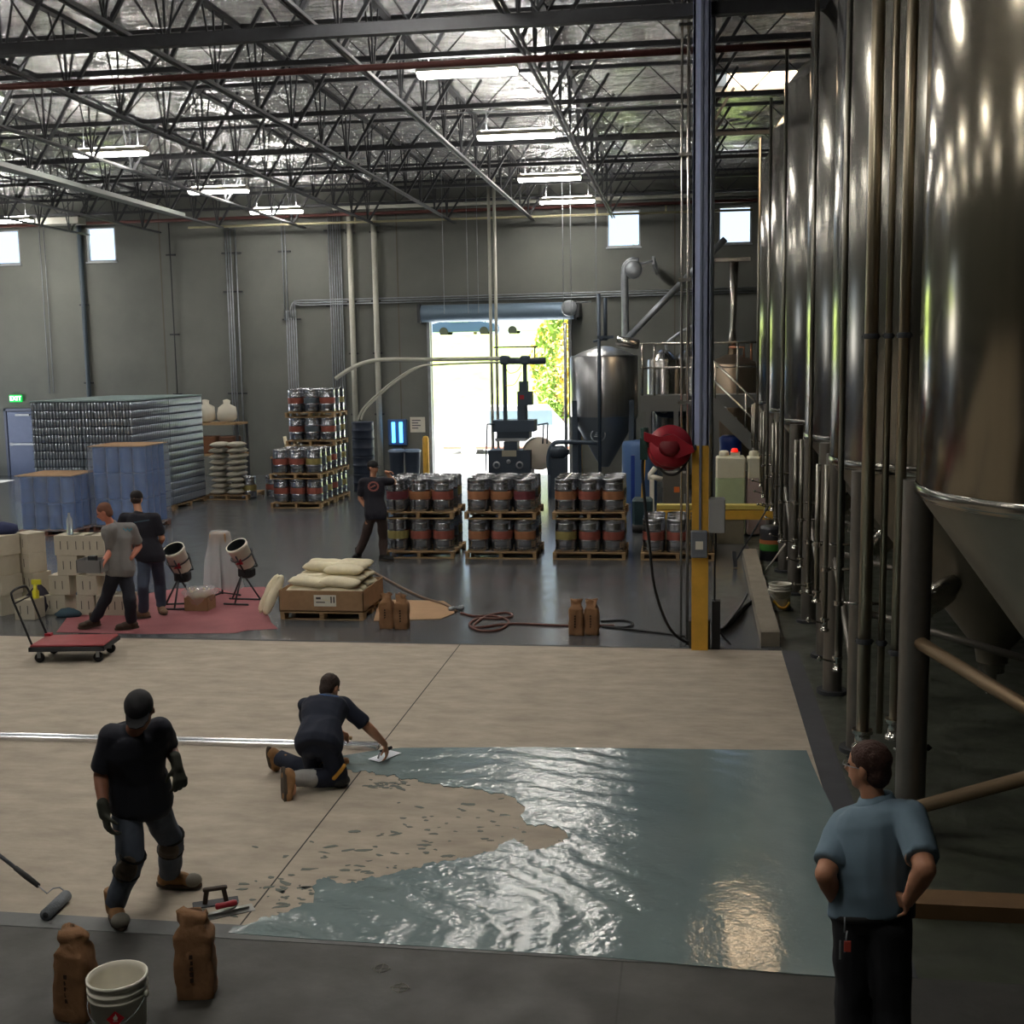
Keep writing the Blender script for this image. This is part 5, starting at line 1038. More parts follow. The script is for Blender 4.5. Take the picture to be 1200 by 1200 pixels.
# chalk survey marks
m = MB()
for (px,py) in ((447,1135),(469,1158)):
    q = gnd(px,py)
    pts_ = [(q.x+.045*cos(i*pi/12), q.y+.045*sin(i*pi/12), .002) for i in range(24)]; m.tube(pts_, .003, 4, closed=True)
    m.tube([(q.x-.06,q.y,.002),(q.x+.06,q.y,.002)], .003, 4); m.tube([(q.x,q.y-.06,.002),(q.x,q.y+.06,.002)], .003, 4)
tag(m.build('chalk_mark', mat('chalk', rgb(140,138,130), .9)), 'two small circled cross chalk marks on the dark concrete in front', 'floor mark', kind='stuff')
# brick-coloured kerb under the near tanks
m = MB(); m.b2((1.45,7.5,0),(4.0,7.72,.1)); tag(m.build('containment_curb', mat('brown_curb', rgb(110,84,56), .8, var=.1)), 'low brown curb strip on the floor beside the man at the right edge', 'curb')
# ============================================================ PEOPLE
def capsule(m, a, ra, b, rb, n=14):
    a, b = V(a), V(b); d = b-a; L_ = d.length
    if L_ < 1e-5: d = V((0,0,1)); L_ = 1e-5
    q = d.normalized().to_track_quat('Z','Y').to_matrix().to_4x4(); q.translation = a
    prof = [(0,-ra)]+[(ra*cos(t),ra*sin(t)) for t in (-1.15,-.75,-.35,0)]+[(rb*cos(t),L_+rb*sin(t)) for t in (0,.35,.75,1.15)]+[(0,L_+rb)]
    m.lathe(prof, n=n, M=q, cap=False)
def cone(m, a, ra, b, rb, n=16):
    a, b = V(a), V(b); d = b-a; q = d.normalized().to_track_quat('Z','Y').to_matrix().to_4x4(); q.translation = a
    m.lathe([(0,0),(ra,0),(rb,d.length),(0,d.length)], n=n, M=q, cap=False)
def ell(m, c, r, R_=None, n=18):
    M_ = Matrix.Translation(V(c)) @ ((R_ or Matrix.Identity(3)).to_4x4()) @ Matrix.Diagonal((*r,1))
    m.lathe([(0,-1)]+[(cos(t),sin(t)) for t in (-1.3,-1,-.7,-.35,0,.35,.7,1,1.3)]+[(0,1)], n=n, M=M_, cap=False)
def loft(m, secs, n=20):
    """secs: (center, widthvec, depthvec); ends closed."""
    vs = []
    for (c,w,d) in secs:
        for i in range(n): a = 2*pi*i/n; ca, sa = cos(a), sin(a); p_ = 2.4; k = (abs(ca)**p_+abs(sa)**p_)**(-1/p_); vs.append(V(c)+V(w)*ca*k+V(d)*sa*k)
    K = len(secs); fs = [(k*n+i,k*n+(i+1)%n,(k+1)*n+(i+1)%n,(k+1)*n+i) for k in range(K-1) for i in range(n)]+[tuple(range(n-1,-1,-1)),tuple(range((K-1)*n,K*n))]
    m.add(vs, fs, 0, True)
def bake(m, name, M, parent, vox, sm=4, jit=0, jsc=9, seed=0, sub=None):
    o = m.build(name, M); md = o.modifiers.new('r','REMESH'); md.mode = 'VOXEL'; md.voxel_size = vox; md.use_smooth_shade = True
    s = o.modifiers.new('s','SMOOTH'); s.factor = .5; s.iterations = sm
    dg = bpy.context.evaluated_depsgraph_get(); me = bpy.data.meshes.new_from_object(o.evaluated_get(dg)); old = o.data; o.modifiers.clear(); o.data = me; bpy.data.meshes.remove(old)
    if not me.materials: me.materials.append(M)
    if jit:
        me.calc_loop_triangles(); ns = [v.normal.copy() for v in me.vertices]
        for v, nn in zip(me.vertices, ns):
            a = noise.noise(v.co*jsc+V((seed*5.1,0,0))); r_ = 1-abs(noise.noise(V((v.co.x*jsc*.8,v.co.y*jsc*.8,v.co.z*jsc*.45))+V((0,seed*3.3,0))))*2.2
            v.co += nn*(jit*a+jit*.8*r_)
    for p in me.polygons: p.use_smooth = True
    for v in me.vertices: v.co -= parent.location
    o.parent = parent; return o
SKIN = mat('skin', rgb(196,142,112), .55, var=.06, scale=20)
HAIRD = mat('dark_hair', rgb(52,38,32), .7, var=.2, scale=40, bump=.6, bscale=80)
def fingers(m, w, d, nrm, side, s=1.0, curl=.5, r=.0085, spread=1.0, grip=False):
    """palm plus four bent fingers and a thumb. w wrist, d hand direction, nrm palm-side normal, side = thumb side."""
    d = V(d).normalized(); side = (V(side)-d*V(side).dot(d)).normalized(); nrm = V(nrm); nrm = (nrm-d*nrm.dot(d)-side*nrm.dot(side)).normalized()
    w = V(w); pl = .085*s
    for k in (-1.5,-.5,.5,1.5): capsule(m, w+side*k*.011*s, .016*s, w+d*pl+side*k*.0195*s, .0135*s, 10)
    lens = [.062,.076,.082,.072]
    for i,k in enumerate((-1.5,-.5,.5,1.5)):
        b = w+d*pl+side*k*.0225*s*spread; l = lens[i]*s; c1 = curl*.7; v1 = (d*cos(c1)+nrm*sin(c1)+side*k*.03).normalized(); k1 = b+v1*l*.5; c2 = curl*1.9; v2 = (d*cos(c2)+nrm*sin(c2)).normalized(); k2 = k1+v2*l*.32; c3 = curl*2.7; v3 = (d*cos(c3)+nrm*sin(c3)).normalized(); k3 = k2+v3*l*.24
        capsule(m,b,r*1.12*s,k1,r*s,8); capsule(m,k1,r*s,k2,r*.92*s,8); capsule(m,k2,r*.92*s,k3,r*.8*s,8)
    t0 = w+d*.025*s+side*.028*s; v = (side*.75+d*.65+nrm*.35).normalized(); t1 = t0+v*.042*s; v2 = (side*.15+d*.9+nrm*.55*(1+curl)).normalized(); t2 = t1+v2*.036*s
    capsule(m,w+d*.01*s+side*.012*s,.016*s,t0,.014*s,8); capsule(m,t0,.0125*s,t1,.0115*s,8); capsule(m,t1,.011*s,t2,.009*s,8)
def head_shapes(m, c, fwd, up, s=1.0):
    """skull, jaw, nose, ears; c = centre of the skull, about 23 cm tall head."""
    up = V(up).normalized(); fwd = V(fwd); fwd = (fwd-up*fwd.dot(up)).normalized(); rt = fwd.cross(up).normalized(); R_ = Matrix((rt,fwd,up)).transposed()
    P = lambda x,y,z: V(c)+rt*x*s+fwd*y*s+up*z*s
    ell(m,P(0,-.008,.03),(.075*s,.095*s,.085*s),R_); ell(m,P(0,.018,-.035),(.062*s,.072*s,.075*s),R_); ell(m,P(0,.045,-.085),(.036*s,.036*s,.03*s),R_)
    capsule(m,P(0,.088,.008),.008*s,P(0,.106,-.026),.014*s,8); ell(m,P(0,.083,-.058),(.024*s,.014*s,.008*s),R_,10)
    for q in (-1,1): ell(m,P(q*.077,-.005,-.01),(.01*s,.02*s,.032*s),R_,10); ell(m,P(q*.03,.079,.018),(.018*s,.01*s,.006*s),R_,8)
    return P, R_
class Man: pass
def man(label, loc, J, vox=.011, shirt='dark', trousers='dark', sleeve=.55, boots=None, skin=SKIN, build=1.0, hem=.3, seed=0, hands=None, name='person', belly=0.0, fold=.006, detail=True, tuck=False, shoe_d=None, face_s=1.0):
    J = {k:V(v) for k,v in J.items()}
    g = thing(name, label, 'person', loc); B = build
    wS = (J['shR']-J['shL']); wH = (J['hipR']-J['hipL']); sp = J['neck']-J['pel']
    def dep(w, ax): return V(w).normalized().cross(ax).normalized()
    hw = wS.length/2
    def secs(off, z0=0.0, z1=1.0, ext=0):
        out = []; P0, P1, P2 = J['pel'], J.get('chest', J['pel'].lerp(J['neck'],.6)), J['neck']
        tab = [(-.14,.15,.105),(0,.165*B,.118*B),(.2,.152*B+belly*.4,.112*B+belly*.8),(.38,.150*B+belly*.5,.112*B+belly),(.6,.172*B,.125*B),(.78,.182*B,.118*B),(.9,.155*B,.095*B),(.97,.10*B,.075*B),(1.03,.062,.06)]
        for (t,w,d) in tab:
            if t < z0-.001 or t > z1+.001: continue
            tt = max(0,t); c = P0.lerp(P1,tt/.6) if tt<.6 else P1.lerp(P2,(tt-.6)/.4)
            ax = (P1-P0) if tt<.6 else (P2-P1); ax.normalize()
            if t<0: c = P0+ax*(t*sp.length)
            wd = wH.normalized().lerp(wS.normalized(), min(1,max(0,tt/.75))).normalized(); dd = dep(wd,ax)
            out.append((c, wd*(w+off), dd*(d+off)))
        return out
    arms = [('L',1),('R',-1)]
    # ---- body, one surface
    m = MB(); loft(m, secs(-.012)); capsule(m,J['neck']-sp.normalized()*.04,.058,J['head']-(J['up']*.03),.05)
    P, R_ = head_shapes(m, J['head'], J['face'], J['up'], face_s)
    fw = V(J['face']).normalized()
    for s,q in arms:
        sh, el_, wr = J['sh'+s], J['el'+s], J['wr'+s]
        capsule(m, sh, .054*B, el_, .042*B); capsule(m, el_, .043*B, el_.lerp(wr,.35), .042*B); capsule(m, el_.lerp(wr,.3), .042*B, wr, .028)
        hd = J.get('ha'+s, (wr-el_).normalized()); nm = J.get('pn'+s, -wS*(-q if True else 1)); th = J.get('th'+s, fw)
        if detail: fingers(m, wr, hd, nm, th, 1.0, J_curl.get((name,seed,s), .5))
        else:
            fingers(m, wr, hd, nm, th, 1.0, .6, .0105, 1.1)
        hp, kn, an = J['hip'+s], J['kn'+s], J['an'+s]
        capsule(m, hp, .082*B, kn, .055*B); capsule(m, kn, .054*B, kn.lerp(an,.3), .054*B); capsule(m, kn.lerp(an,.3), .054*B, an, .036)
        capsule(m, an, .036, J['toe'+s].lerp(an,.4)+V((0,0,-.0)), .032); capsule(m, J['toe'+s].lerp(an,.4), .032, J['toe'+s], .028)
    bake(m, 'body', skin, g, vox, 3)
    # ---- shirt
    m = MB(); loft(m, [(c, w*(1.12 if (i<3 and not tuck) else 1), d*(1.16 if (i<3 and not tuck) else 1)) for i,(c,w,d) in enumerate(secs(.016, -.14 if not tuck else 0, .97))]); capsule(m,J['neck']-sp.normalized()*.05,.078,J['neck']-sp.normalized()*.02,.066)
    for s,q in arms:
        sh, el_, wr = J['sh'+s], J['el'+s], J['wr'+s]
        ctr = J['neck']-sp.normalized()*.08; capsule(m, ctr.lerp(sh,.35), .075*B, sh, .068*B)
        if sleeve <= 1: cone(m, sh, .069*B, sh.lerp(el_, sleeve*1.35), .064*B)
        else: capsule(m, sh, .066*B, el_, .056*B); cone(m, el_, .056*B, el_.lerp(wr,.9), .042)
    g['_s'] = 1; bake(m, 'shirt', shirt, g, vox, 4, fold*1.7, 7, seed); del g['_s']
    # ---- trousers
    m = MB(); 
    loft(m, secs(.006, -.14, .2))
    for s,q in arms:
        hp, kn, an = J['hip'+s], J['kn'+s], J['an'+s]
        capsule(m, hp, .09*B, kn, .075*B); capsule(m, kn, .076*B, kn.lerp(an,.35), .073*B); cone(m, kn.lerp(an,.3), .074*B, kn.lerp(an,.97), .066)
        capsule(m, J['pel'], .1*B, hp, .09*B)
    bake(m, 'trousers', trousers, g, vox, 4, fold*1.8, 8, seed+2)
    # ---- boots
    bm = boots or BLACK
    for s,q in arms:
        an, toe = J['an'+s], J['toe'+s]; up_ = J.get('fu'+s, V((0,0,1))); d = toe-an; d = (d-up_*d.dot(up_)).normalized(); sd = d.cross(up_).normalized(); R2 = Matrix((sd,d,up_)).transposed(); so_ = J.get('so'+s)
        fl = an-up_*.075
        m = MB(); cone(m, an+up_*.11, .063, an-up_*.03, .056); ell(m, fl+up_*.04-d*.03, (.05,.062,.058), R2); ell(m, fl+up_*.04+d*.06, (.051,.1,.052), R2); ell(m, fl+up_*.028+d*.145, (.056,.072,.044), R2)
        bo = bake(m, 'boot', bm, g, .009, 3)
        m = MB(); n=16; pl = []
        for i in range(n): a = 2*pi*i/n; pl.append((cos(a)*(.056 if sin(a)>0 else .048), .062+sin(a)*.163))
        vs = [fl+sd*x+d*y+up_*z for z in (-.012,.014) for (x,y) in pl]; m.add(vs, [tuple(range(n-1,-1,-1)),tuple(range(n,2*n))]+[(i,(i+1)%n,n+(i+1)%n,n+i) for i in range(n)]); so2 = m.build('sole', mat('boot_sole', rgb(70,60,50), .8), bo)
        for v in so2.data.vertices: v.co -= g.location
    return g, P, R_, J
J_curl = {}
def child(m, name, M, g, vox=None, sm=2, **k):
    if vox: return bake(m, name, M, g, vox, sm, **k)
    o = m.build(name, M)
    for v in o.data.vertices: v.co -= g.location
    o.parent = g; return smooth(o) if k.get('smooth_', False) else o
def hair(P, R_, g, M, s=1.0, vox=.009, front=.0):
    m = MB(); ell(m,P(0,-.018,.042),(.083*s,.098*s,.084*s),R_); ell(m,P(0,-.05,-.02),(.07*s,.058*s,.075*s),R_); child(m,'hair',M,g,vox,3,jit=.003,jsc=40)
def eyes(P, g):
    for q in (-1,1):
        m = MB(); 
        M_ = Matrix.Translation(P(q*.03,.082,.004)) @ Matrix.Diagonal((.013,.008,.007,1)); m.lathe([(0,-1),(.7,-.7),(1,0),(.7,.7),(0,1)], n=10, M=M_, cap=False); child(m,'eye',mat('eye_dark', rgb(40,32,30), .3),g)
def cap(P, R_, g, M, s=1.0, back=False, vox=.009):
    m = MB(); ell(m,P(0,-.008,.05),(.088*s,.106*s,.082*s),R_); ell(m,P(0,-.005,.035),(.089*s,.107*s,.05*s),R_)
    hat = child(m,'cap',M,g,vox,3)
    q = -1 if back else 1; m = MB(); pl = [(-.07,.06),(-.065,.11),(-.04,.15),(0,.165),(.04,.15),(.065,.11),(.07,.06)]
    vs = [P(x,q*y,.042-abs(x)*.12-(y-.06)*.25) for x,y in pl]+[P(x,q*y,.050-abs(x)*.12-(y-.06)*.25) for x,y in pl]; n=len(pl)
    m.add(vs,[tuple(range(n)),tuple(range(2*n-1,n-1,-1))]+[(i,(i+1)%n,n+(i+1)%n,n+i) for i in range(n)])
    b_ = m.build('brim', M, hat)
    for v in b_.data.vertices: v.co -= g.location
    return hat
from mathutils.bvhtree import BVHTree
def on_cloth(g, px, py, part='shirt'):
    o = [c for c in g.children if c.name.split('.')[0] == part][0]
    bv = BVHTree.FromPolygons([v.co+g.location for v in o.data.vertices], [tuple(p.vertices) for p in o.data.polygons])
    d = ray(px,py).normalized(); h = bv.ray_cast(V((0,0,H)), d)
    return (h[0]-d*.001, h[1]) if h[0] is not None else (None, None)
def cloth_print(g, pts, w, hgt, name, M, part='shirt'):
    m = MB()
    for (px,py) in pts:
        c, n_ = on_cloth(g,px,py,part)
        if c is None: continue
        x = n_.cross(V((0,0,1))).normalized(); y = x.cross(n_).normalized(); m.add([c-x*w/2-y*hgt/2+n_*.001, c+x*w/2-y*hgt/2+n_*.001, c+x*w/2+y*hgt/2+n_*.001, c-x*w/2+y*hgt/2+n_*.001, c-x*w/2-y*hgt/2+n_*.004, c+x*w/2-y*hgt/2+n_*.004, c+x*w/2+y*hgt/2+n_*.004, c-x*w/2+y*hgt/2+n_*.004], [(0,3,2,1),(4,5,6,7),(0,1,5,4),(1,2,6,5),(2,3,7,6),(3,0,4,7)])
    return child(m,name,M,g)
def ang(J, a, b): return (V(J[a])-V(J[b])).length
TEE = mat('navy_black_shirt', rgb(38,40,50), .85, var=.06)
JEAN = mat('grey_blue_jeans', rgb(86,94,108), .85, var=.2, scale=7)
DJEAN = mat('dark_jeans', rgb(36,38,48), .85, var=.12)
BOOT = mat('tan_boot', rgb(146,108,70), .75, var=.15, scale=12)
TOECAP = mat('worn_toe', rgb(124,120,110), .7)
GLOVE = mat('dark_work_glove', rgb(58,60,52), .8)
Z = V((0,0,1))
# ---- A: standing front man
def S(px,py,Y): return at(px,py,Y)
def bone(p0, px, py, L_, near=True):
    d = ray(px,py); o = V((0,0,H))-V(p0); a = d.dot(d); b_ = 2*o.dot(d); c = o.dot(o)-L_*L_; q = b_*b_-4*a*c
    if q < 0: t = -b_/(2*a)
    else: t = (-b_+(-1 if near else 1)*sqrt(q))/(2*a)
    return V((0,0,H))+d*t
def chain(J, arm=(.31,.27), leg=(.42,.40), **k):
    for key,(px,py,nr) in k.items():
        s_ = key[2]
        if key[:2]=='el': J[key] = bone(J['sh'+s_],px,py,arm[0],nr)
        if key[:2]=='wr': J[key] = bone(J['el'+s_],px,py,arm[1],nr)
        if key[:2]=='kn':
            # knee: on the pixel ray, balancing thigh and shank lengths
            best=None; d = ray(px,py)
            for i in range(400):
                t = (V(J['hip'+s_])-V((0,0,H))).length/d.length+(i-200)*.004; p = V((0,0,H))+d*t; e = abs((p-V(J['hip'+s_])).length-leg[0])+abs((p-V(J['an'+s_])).length-leg[1])
                if best is None or e < best[0]: best=(e,p)
            J[key] = best[1]
    return J
JA = dict(head=S(164,833,6.62), face=V((.22,-.72,-.72)), up=V((.08,-.5,.85)).normalized(), neck=S(155,853,6.76), chest=S(158,885,6.86), pel=S(164,936,6.99),
 shL=S(131,862,6.72), shR=S(185,853,6.85), haL=V((.22,-.1,-1)), thL=V((.6,-.6,0)), pnL=V((1,0,0)), haR=V((.3,-.25,-1)), thR=V((-.5,-.8,0)), pnR=V((-1,0,0)),
 hipL=S(150,946,6.95), hipR=S(180,944,7.02), anL=gnd(134,1060,.1), anR=gnd(199,1024,.1), toeL=gnd(142,1084,.03), toeR=gnd(232,1036,.03))
chain(JA, (.29,.26), (.41,.39), elL=(118,908,False), wrL=(122,951,True), elR=(199,876,False), wrR=(207,896,True), knL=(153,1008,1), knR=(200,984,1))
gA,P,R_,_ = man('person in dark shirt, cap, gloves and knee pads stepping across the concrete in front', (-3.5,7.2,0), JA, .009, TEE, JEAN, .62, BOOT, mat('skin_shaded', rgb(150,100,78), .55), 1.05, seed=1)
cap(P,R_,gA,mat('black_cap', rgb(24,24,28), .8)); eyes(P,gA)
m = MB(); ell(m,P(0,-.03,-.0),(.079,.075,.07),R_); child(m,'hair',HAIRD,gA,.01,2)
for s in 'LR':
    m = MB(); wr = V(JA['wr'+s]); d = V(JA['ha'+s]).normalized(); fingers(m, wr, d, JA['pn'+s], JA['th'+s], 1.14, .55, .0105, 1.12); capsule(m, wr-d*.05, .037, wr+d*.02, .036); child(m,'glove',GLOVE,gA,.0075,2)
    m = MB(); kn = V(JA['kn'+s]); lg = (V(JA['an'+s])-kn).normalized(); f_ = V((.28,-1,.1)).normalized(); f_ = (f_-lg*f_.dot(lg)).normalized(); sd = lg.cross(f_); R3 = Matrix((sd,f_,lg)).transposed()
    ell(m, kn+f_*.062+lg*.03, (.072,.03,.115), R3); ell(m, kn+f_*.075+lg*.0, (.062,.03,.06), R3); kp = child(m,'knee_pad',mat('knee_pad_brown', rgb(88,78,68), .75, bump=.4, bscale=30),gA,.009,2)
    m = MB(); 
    for zz in (-.05,.1): m.tube([kn+lg*zz+(f_*cos(a)+sd*sin(a))*.082 for a in [i*pi/8 for i in range(16)]], .01, 6, closed=True)
    st = m.build('strap', BLACK, kp)
    for v in st.data.vertices: v.co -= gA.location
for s_, bo in zip('LR',[c for c in gA.children if c.name.startswith('boot')]):
    an, toe = V(JA['an'+s_]), V(JA['toe'+s_]); d = toe-an; d.z = 0; d.normalize(); sd = d.cross(Z); R2 = Matrix((sd,d,Z)).transposed(); m = MB(); ell(m, V((an.x,an.y,an.z-.075))+Z*.032+d*.16, (.06,.065,.046), R2)
    tc_ = m.build('toe_cap', TOECAP, bo)
    for v in tc_.data.vertices: v.co -= gA.location
# ---- B: kneeling man spreading coating
JB = dict(head=S(387,806,9.9), face=V((.35,.75,-.6)), up=V((.1,.5,.8)).normalized(), neck=S(383,821,9.8), chest=S(379,836,9.66), pel=S(373,872,9.38),
 shL=S(358,826,9.78), shR=S(402,826,9.8), haL=V((.9,.2,-.1)), thL=V((0,0,1)), pnL=V((0,0,-1)), haR=V((.2,0,-1)), thR=V((0,-1,0)), pnR=V((-1,0,0)),
 hipL=S(363,876,9.42), hipR=S(385,875,9.4), knL=gnd(370,905,.08), knR=gnd(396,911,.08), anL=gnd(350,897,.12), anR=gnd(352,912,.13))
chain(JB, (.30,.28), elL=(362,850,False), elR=(431,852,False)); JB['wrL']=JB['elL']+(S(396,863,10.1)-JB['elL']).normalized()*.26; JB['wrR']=gnd(451,872,.17)
for s_,px,py in (('L',338,900),('R',338,926)):
    k_, a_ = JB['kn'+s_], JB['an'+s_]; JB['an'+s_] = k_+(a_-k_).normalized()*.4; JB['toe'+s_] = JB['an'+s_]+V((.02,-.06 if s_=='R' else .06,-.1)); JB['fu'+s_] = (k_-JB['an'+s_]).normalized()
gB,P,R_,_ = man('person in dark shirt kneeling and reaching to spread the grey-green coating', (-3.0,9.8,0), JB, .009, mat('navy_shirt', rgb(30,36,52), .85, var=.06), mat('navy_work_trousers', rgb(32,38,54), .85, var=.08), .62, BOOT, SKIN, 1.05, seed=2)
hair(P,R_,gB,HAIRD); eyes(P,gB)
cloth_print(gB, [(362+i*2.1, 812.2+i*.27) for i in range(17)], .013, .02, 'back_print', mat('blue_print', rgb(50,92,150), .7))
for s in 'LR':
    m = MB(); kn = V(JB['kn'+s]); ell(m, kn+V((.02,.0,-.03)), (.085,.1,.05)); child(m,'knee_pad',BLACK,gB,.01,2)
    m = MB(); m.tube([kn+V((-.06,-.05,.0)),kn+V((-.0,-.105,.03)),kn+V((.05,-.07,.09)),kn+V((.07,-.02,.12))], .018, 8); child(m,'yellow_strap',mat('strap_yellow', rgb(206,150,60), .6),gB)
m = MB(); w_ = gnd(342,912,.12); a_=V(JB['anR']); k_=V(JB['knR']); capsule(m, a_.lerp(k_,.12), .07, a_.lerp(k_,.45), .078); child(m,'plastic_gaiter',mat('clear_gaiter', (.7,.7,.68), .15, alpha=.55),gB,.01,1,jit=.003,jsc=30)
g = thing('finishing_trowel', 'bright steel trowel in the hand of the kneeling person', 'trowel', tuple(gnd(451,887,.006)), -.5)
m = MB(); m.bev((0,0,.008),(.14,.3,.004),.0015); m.build('blade', mat('bright_steel', (.85,.88,.95), .35, .8), g)
m = MB(); m.tube([(0,-.09,.01),(0,-.07,.055),(0,.08,.06)], .008, 6); m.build('shank', GALV, g)
m = MB(); m.T = Matrix.Translation((0,.02,.065)) @ Matrix.Rotation(pi/2,4,'X'); m.lathe([(.014,-.07),(.018,0),(.014,.07)], n=12); m.T=None; m.build('grip', BLACK, g)
m = MB(); m.tube([S(396,862,10.2),S(404,864,10.22),S(412,865,10.25)],[.012,.012,.019],8); tag(m.build('tool_handle', WOOD), 'wooden tool handle held low in the other hand of the kneeling person', 'tool')
m = MB(); p = gnd(398,896,.0); m.T = Matrix.Translation(tuple(p)) @ Euler((0,0,.3)).to_matrix().to_4x4(); m.bev((.0,0,.03),(.17,.07,.05),.012); m.T=None; tag(m.build('sponge_block', mat('tan_sponge', rgb(170,120,80), .8)), 'small tan sponge block on the floor at the knee of the kneeling person', 'sponge')
# ---- C: grey shirt walking man
JC = dict(head=S(122,600,14.75), face=V((-.8,-.3,-.75)), up=V((-.35,-.1,.9)).normalized(), neck=S(131,613,14.85), chest=S(139,632,14.9), pel=S(140,667,14.9),
 shL=S(131,621,14.7), shR=S(153,618,15.02), haL=V((-.4,-.1,-.9)), haR=V((-.9,-.4,-.3)), thL=V((-1,0,0)), thR=V((0,0,1)),
 hipL=S(134,671,14.82), hipR=S(146,671,14.98), anL=gnd(110,727,.11), anR=gnd(154,729,.1), toeL=gnd(101,735,.03), toeR=gnd(144,736,.03))
chain(JC, elL=(130,645,False), wrL=(120,661,True), elR=(163,640,False), wrR=(154,654,True), knL=(125,700,1), knR=(152,702,1))
gC,P,R_,_ = man('person in grey tee shirt and dark trousers walking left holding a grey box', (-7.6,15,0), JC, .013, mat('grey_tee', rgb(132,130,130), .85, var=.05), DJEAN, .6, mat('brown_shoe', rgb(70,56,46), .7), mat('skin_ruddy', rgb(206,134,112), .55), 1.06, seed=3, detail=False)
hair(P,R_,gC,mat('brown_cropped_hair', rgb(116,78,62), .8),vox=.012); eyes(P,gC)
cloth_print(gC, [(145+i*2.2, 620+(i%2)*1.5) for i in range(5)], .022, .03, 'back_print', mat('teal_print', rgb(90,140,160), .7))
p = S(109,661,14.6); g = thing('mixing_tray', 'grey open box held by the person in the grey tee shirt', 'box', tuple(p))
m = MB(); m.b2((-.16,-.12,-.1),(.16,.12,-.09)); m.b2((-.17,-.13,-.1),(-.16,.13,.07)); m.b2((.16,-.13,-.1),(.17,.13,.07)); m.b2((-.17,-.13,-.1),(.17,-.12,.07)); m.b2((-.17,.12,-.1),(.17,.13,.07)); m.build('tray', mat('tray_grey', rgb(122,122,124), .6), g)
m = MB(); m.box((.0,.0,.06),(.1,.08,.1)); m.build('dark_contents', DARKM, g)
# ---- D: black shirt man from behind
JD = dict(head=S(160,585,15.85), face=V((-.15,.9,-.3)), up=V((0,.15,.95)).normalized(), neck=S(162,601,15.8), chest=S(166,618,15.8), pel=S(176,652,15.8),
 shL=S(146,607,15.75), shR=S(182,607,15.85), haL=V((.3,.8,-.2)), haR=V((-.3,.8,-.2)), thL=Z, thR=Z,
 hipL=S(169,657,15.75), hipR=S(184,656,15.85), anL=gnd(168,717,.1), anR=gnd(189,711,.1), toeL=gnd(161,723,.03), toeR=gnd(190,717,.03))
chain(JD, elL=(138,627,False), wrL=(148,640,False), elR=(190,631,False), wrR=(184,642,False), knL=(168,688,1), knR=(187,684,1))
gD,P,R_,_ = man('person in black shirt and jeans standing with back turned beside the left mixing bucket', (-7.4,15.9,0), JD, .013, mat('black_tee', rgb(30,30,40), .85), mat('slate_jeans', rgb(58,66,84), .85, var=.15), .6, mat('tan_shoe', rgb(120,96,76), .7), SKIN, 1.04, seed=4, detail=False)
cap(P,R_,gD,mat('brown_black_cap', rgb(40,36,36), .8),vox=.012); eyes(P,gD)
m = MB(); ell(m,P(0,-.02,-.005),(.079,.08,.07),R_); child(m,'hair',HAIRD,gD,.012,2)
cloth_print(gD, [(158+i*2, 612-i*.3) for i in range(9)], .02, .016, 'back_print', mat('teal_line', rgb(60,84,100), .7))
# ---- E: man by the kegs
JE = dict(head=S(437,548,20.5), face=V((.85,-.25,-.25)), up=V((.1,0,1)).normalized(), neck=S(437,560,20.5), chest=S(438,574,20.5), pel=S(440,604,20.4),
 shL=S(425,565,20.4), shR=S(450,564,20.55), haL=V((.8,-.2,-.3)), haR=V((1,.1,0)), thL=Z, thR=V((0,-1,0)), pnR=V((0,0,-1)),
 hipL=S(434,608,20.35), hipR=S(447,608,20.45), anL=gnd(420,648,.12), anR=gnd(449,651,.1), toeL=gnd(417,655,.03), toeR=gnd(458,656,.03))
chain(JE, elL=(422,584,False), wrL=(431,598,True), elR=(460,563,True), wrR=(472,560,False), knL=(428,630,1), knR=(449,630,1))
JE['elR']=bone(JE['shR'],462,565,.29,False); JE['wrR']=JE['elR']+(V((-5.28,20.8,1.5))-JE['elR']).normalized()*.24
gE,P,R_,_ = man('person in cap and black tee with red emblem standing at the left keg stack', (-5.7,20.6,0), JE, .014, mat('black_tee', rgb(30,30,40), .85), mat('brown_trousers', rgb(78,64,60), .85), .6, BLACK, SKIN, 1.04, seed=5, detail=False)
cap(P,R_,gE,mat('black_cap', (0,0,0)),vox=.012); eyes(P,gE)
m = MB(); ell(m,P(0,-.03,-.005),(.079,.075,.065),R_); child(m,'hair',HAIRD,gE,.012,2)
cloth_print(gE, [(437.5+5.5*cos(i*pi/8), 570+5*sin(i*pi/8)) for i in range(16)]+[(435,571),(437,570),(439,569)], .035, .03, 'red_emblem', mat('emblem_red', rgb(150,90,84), .7))
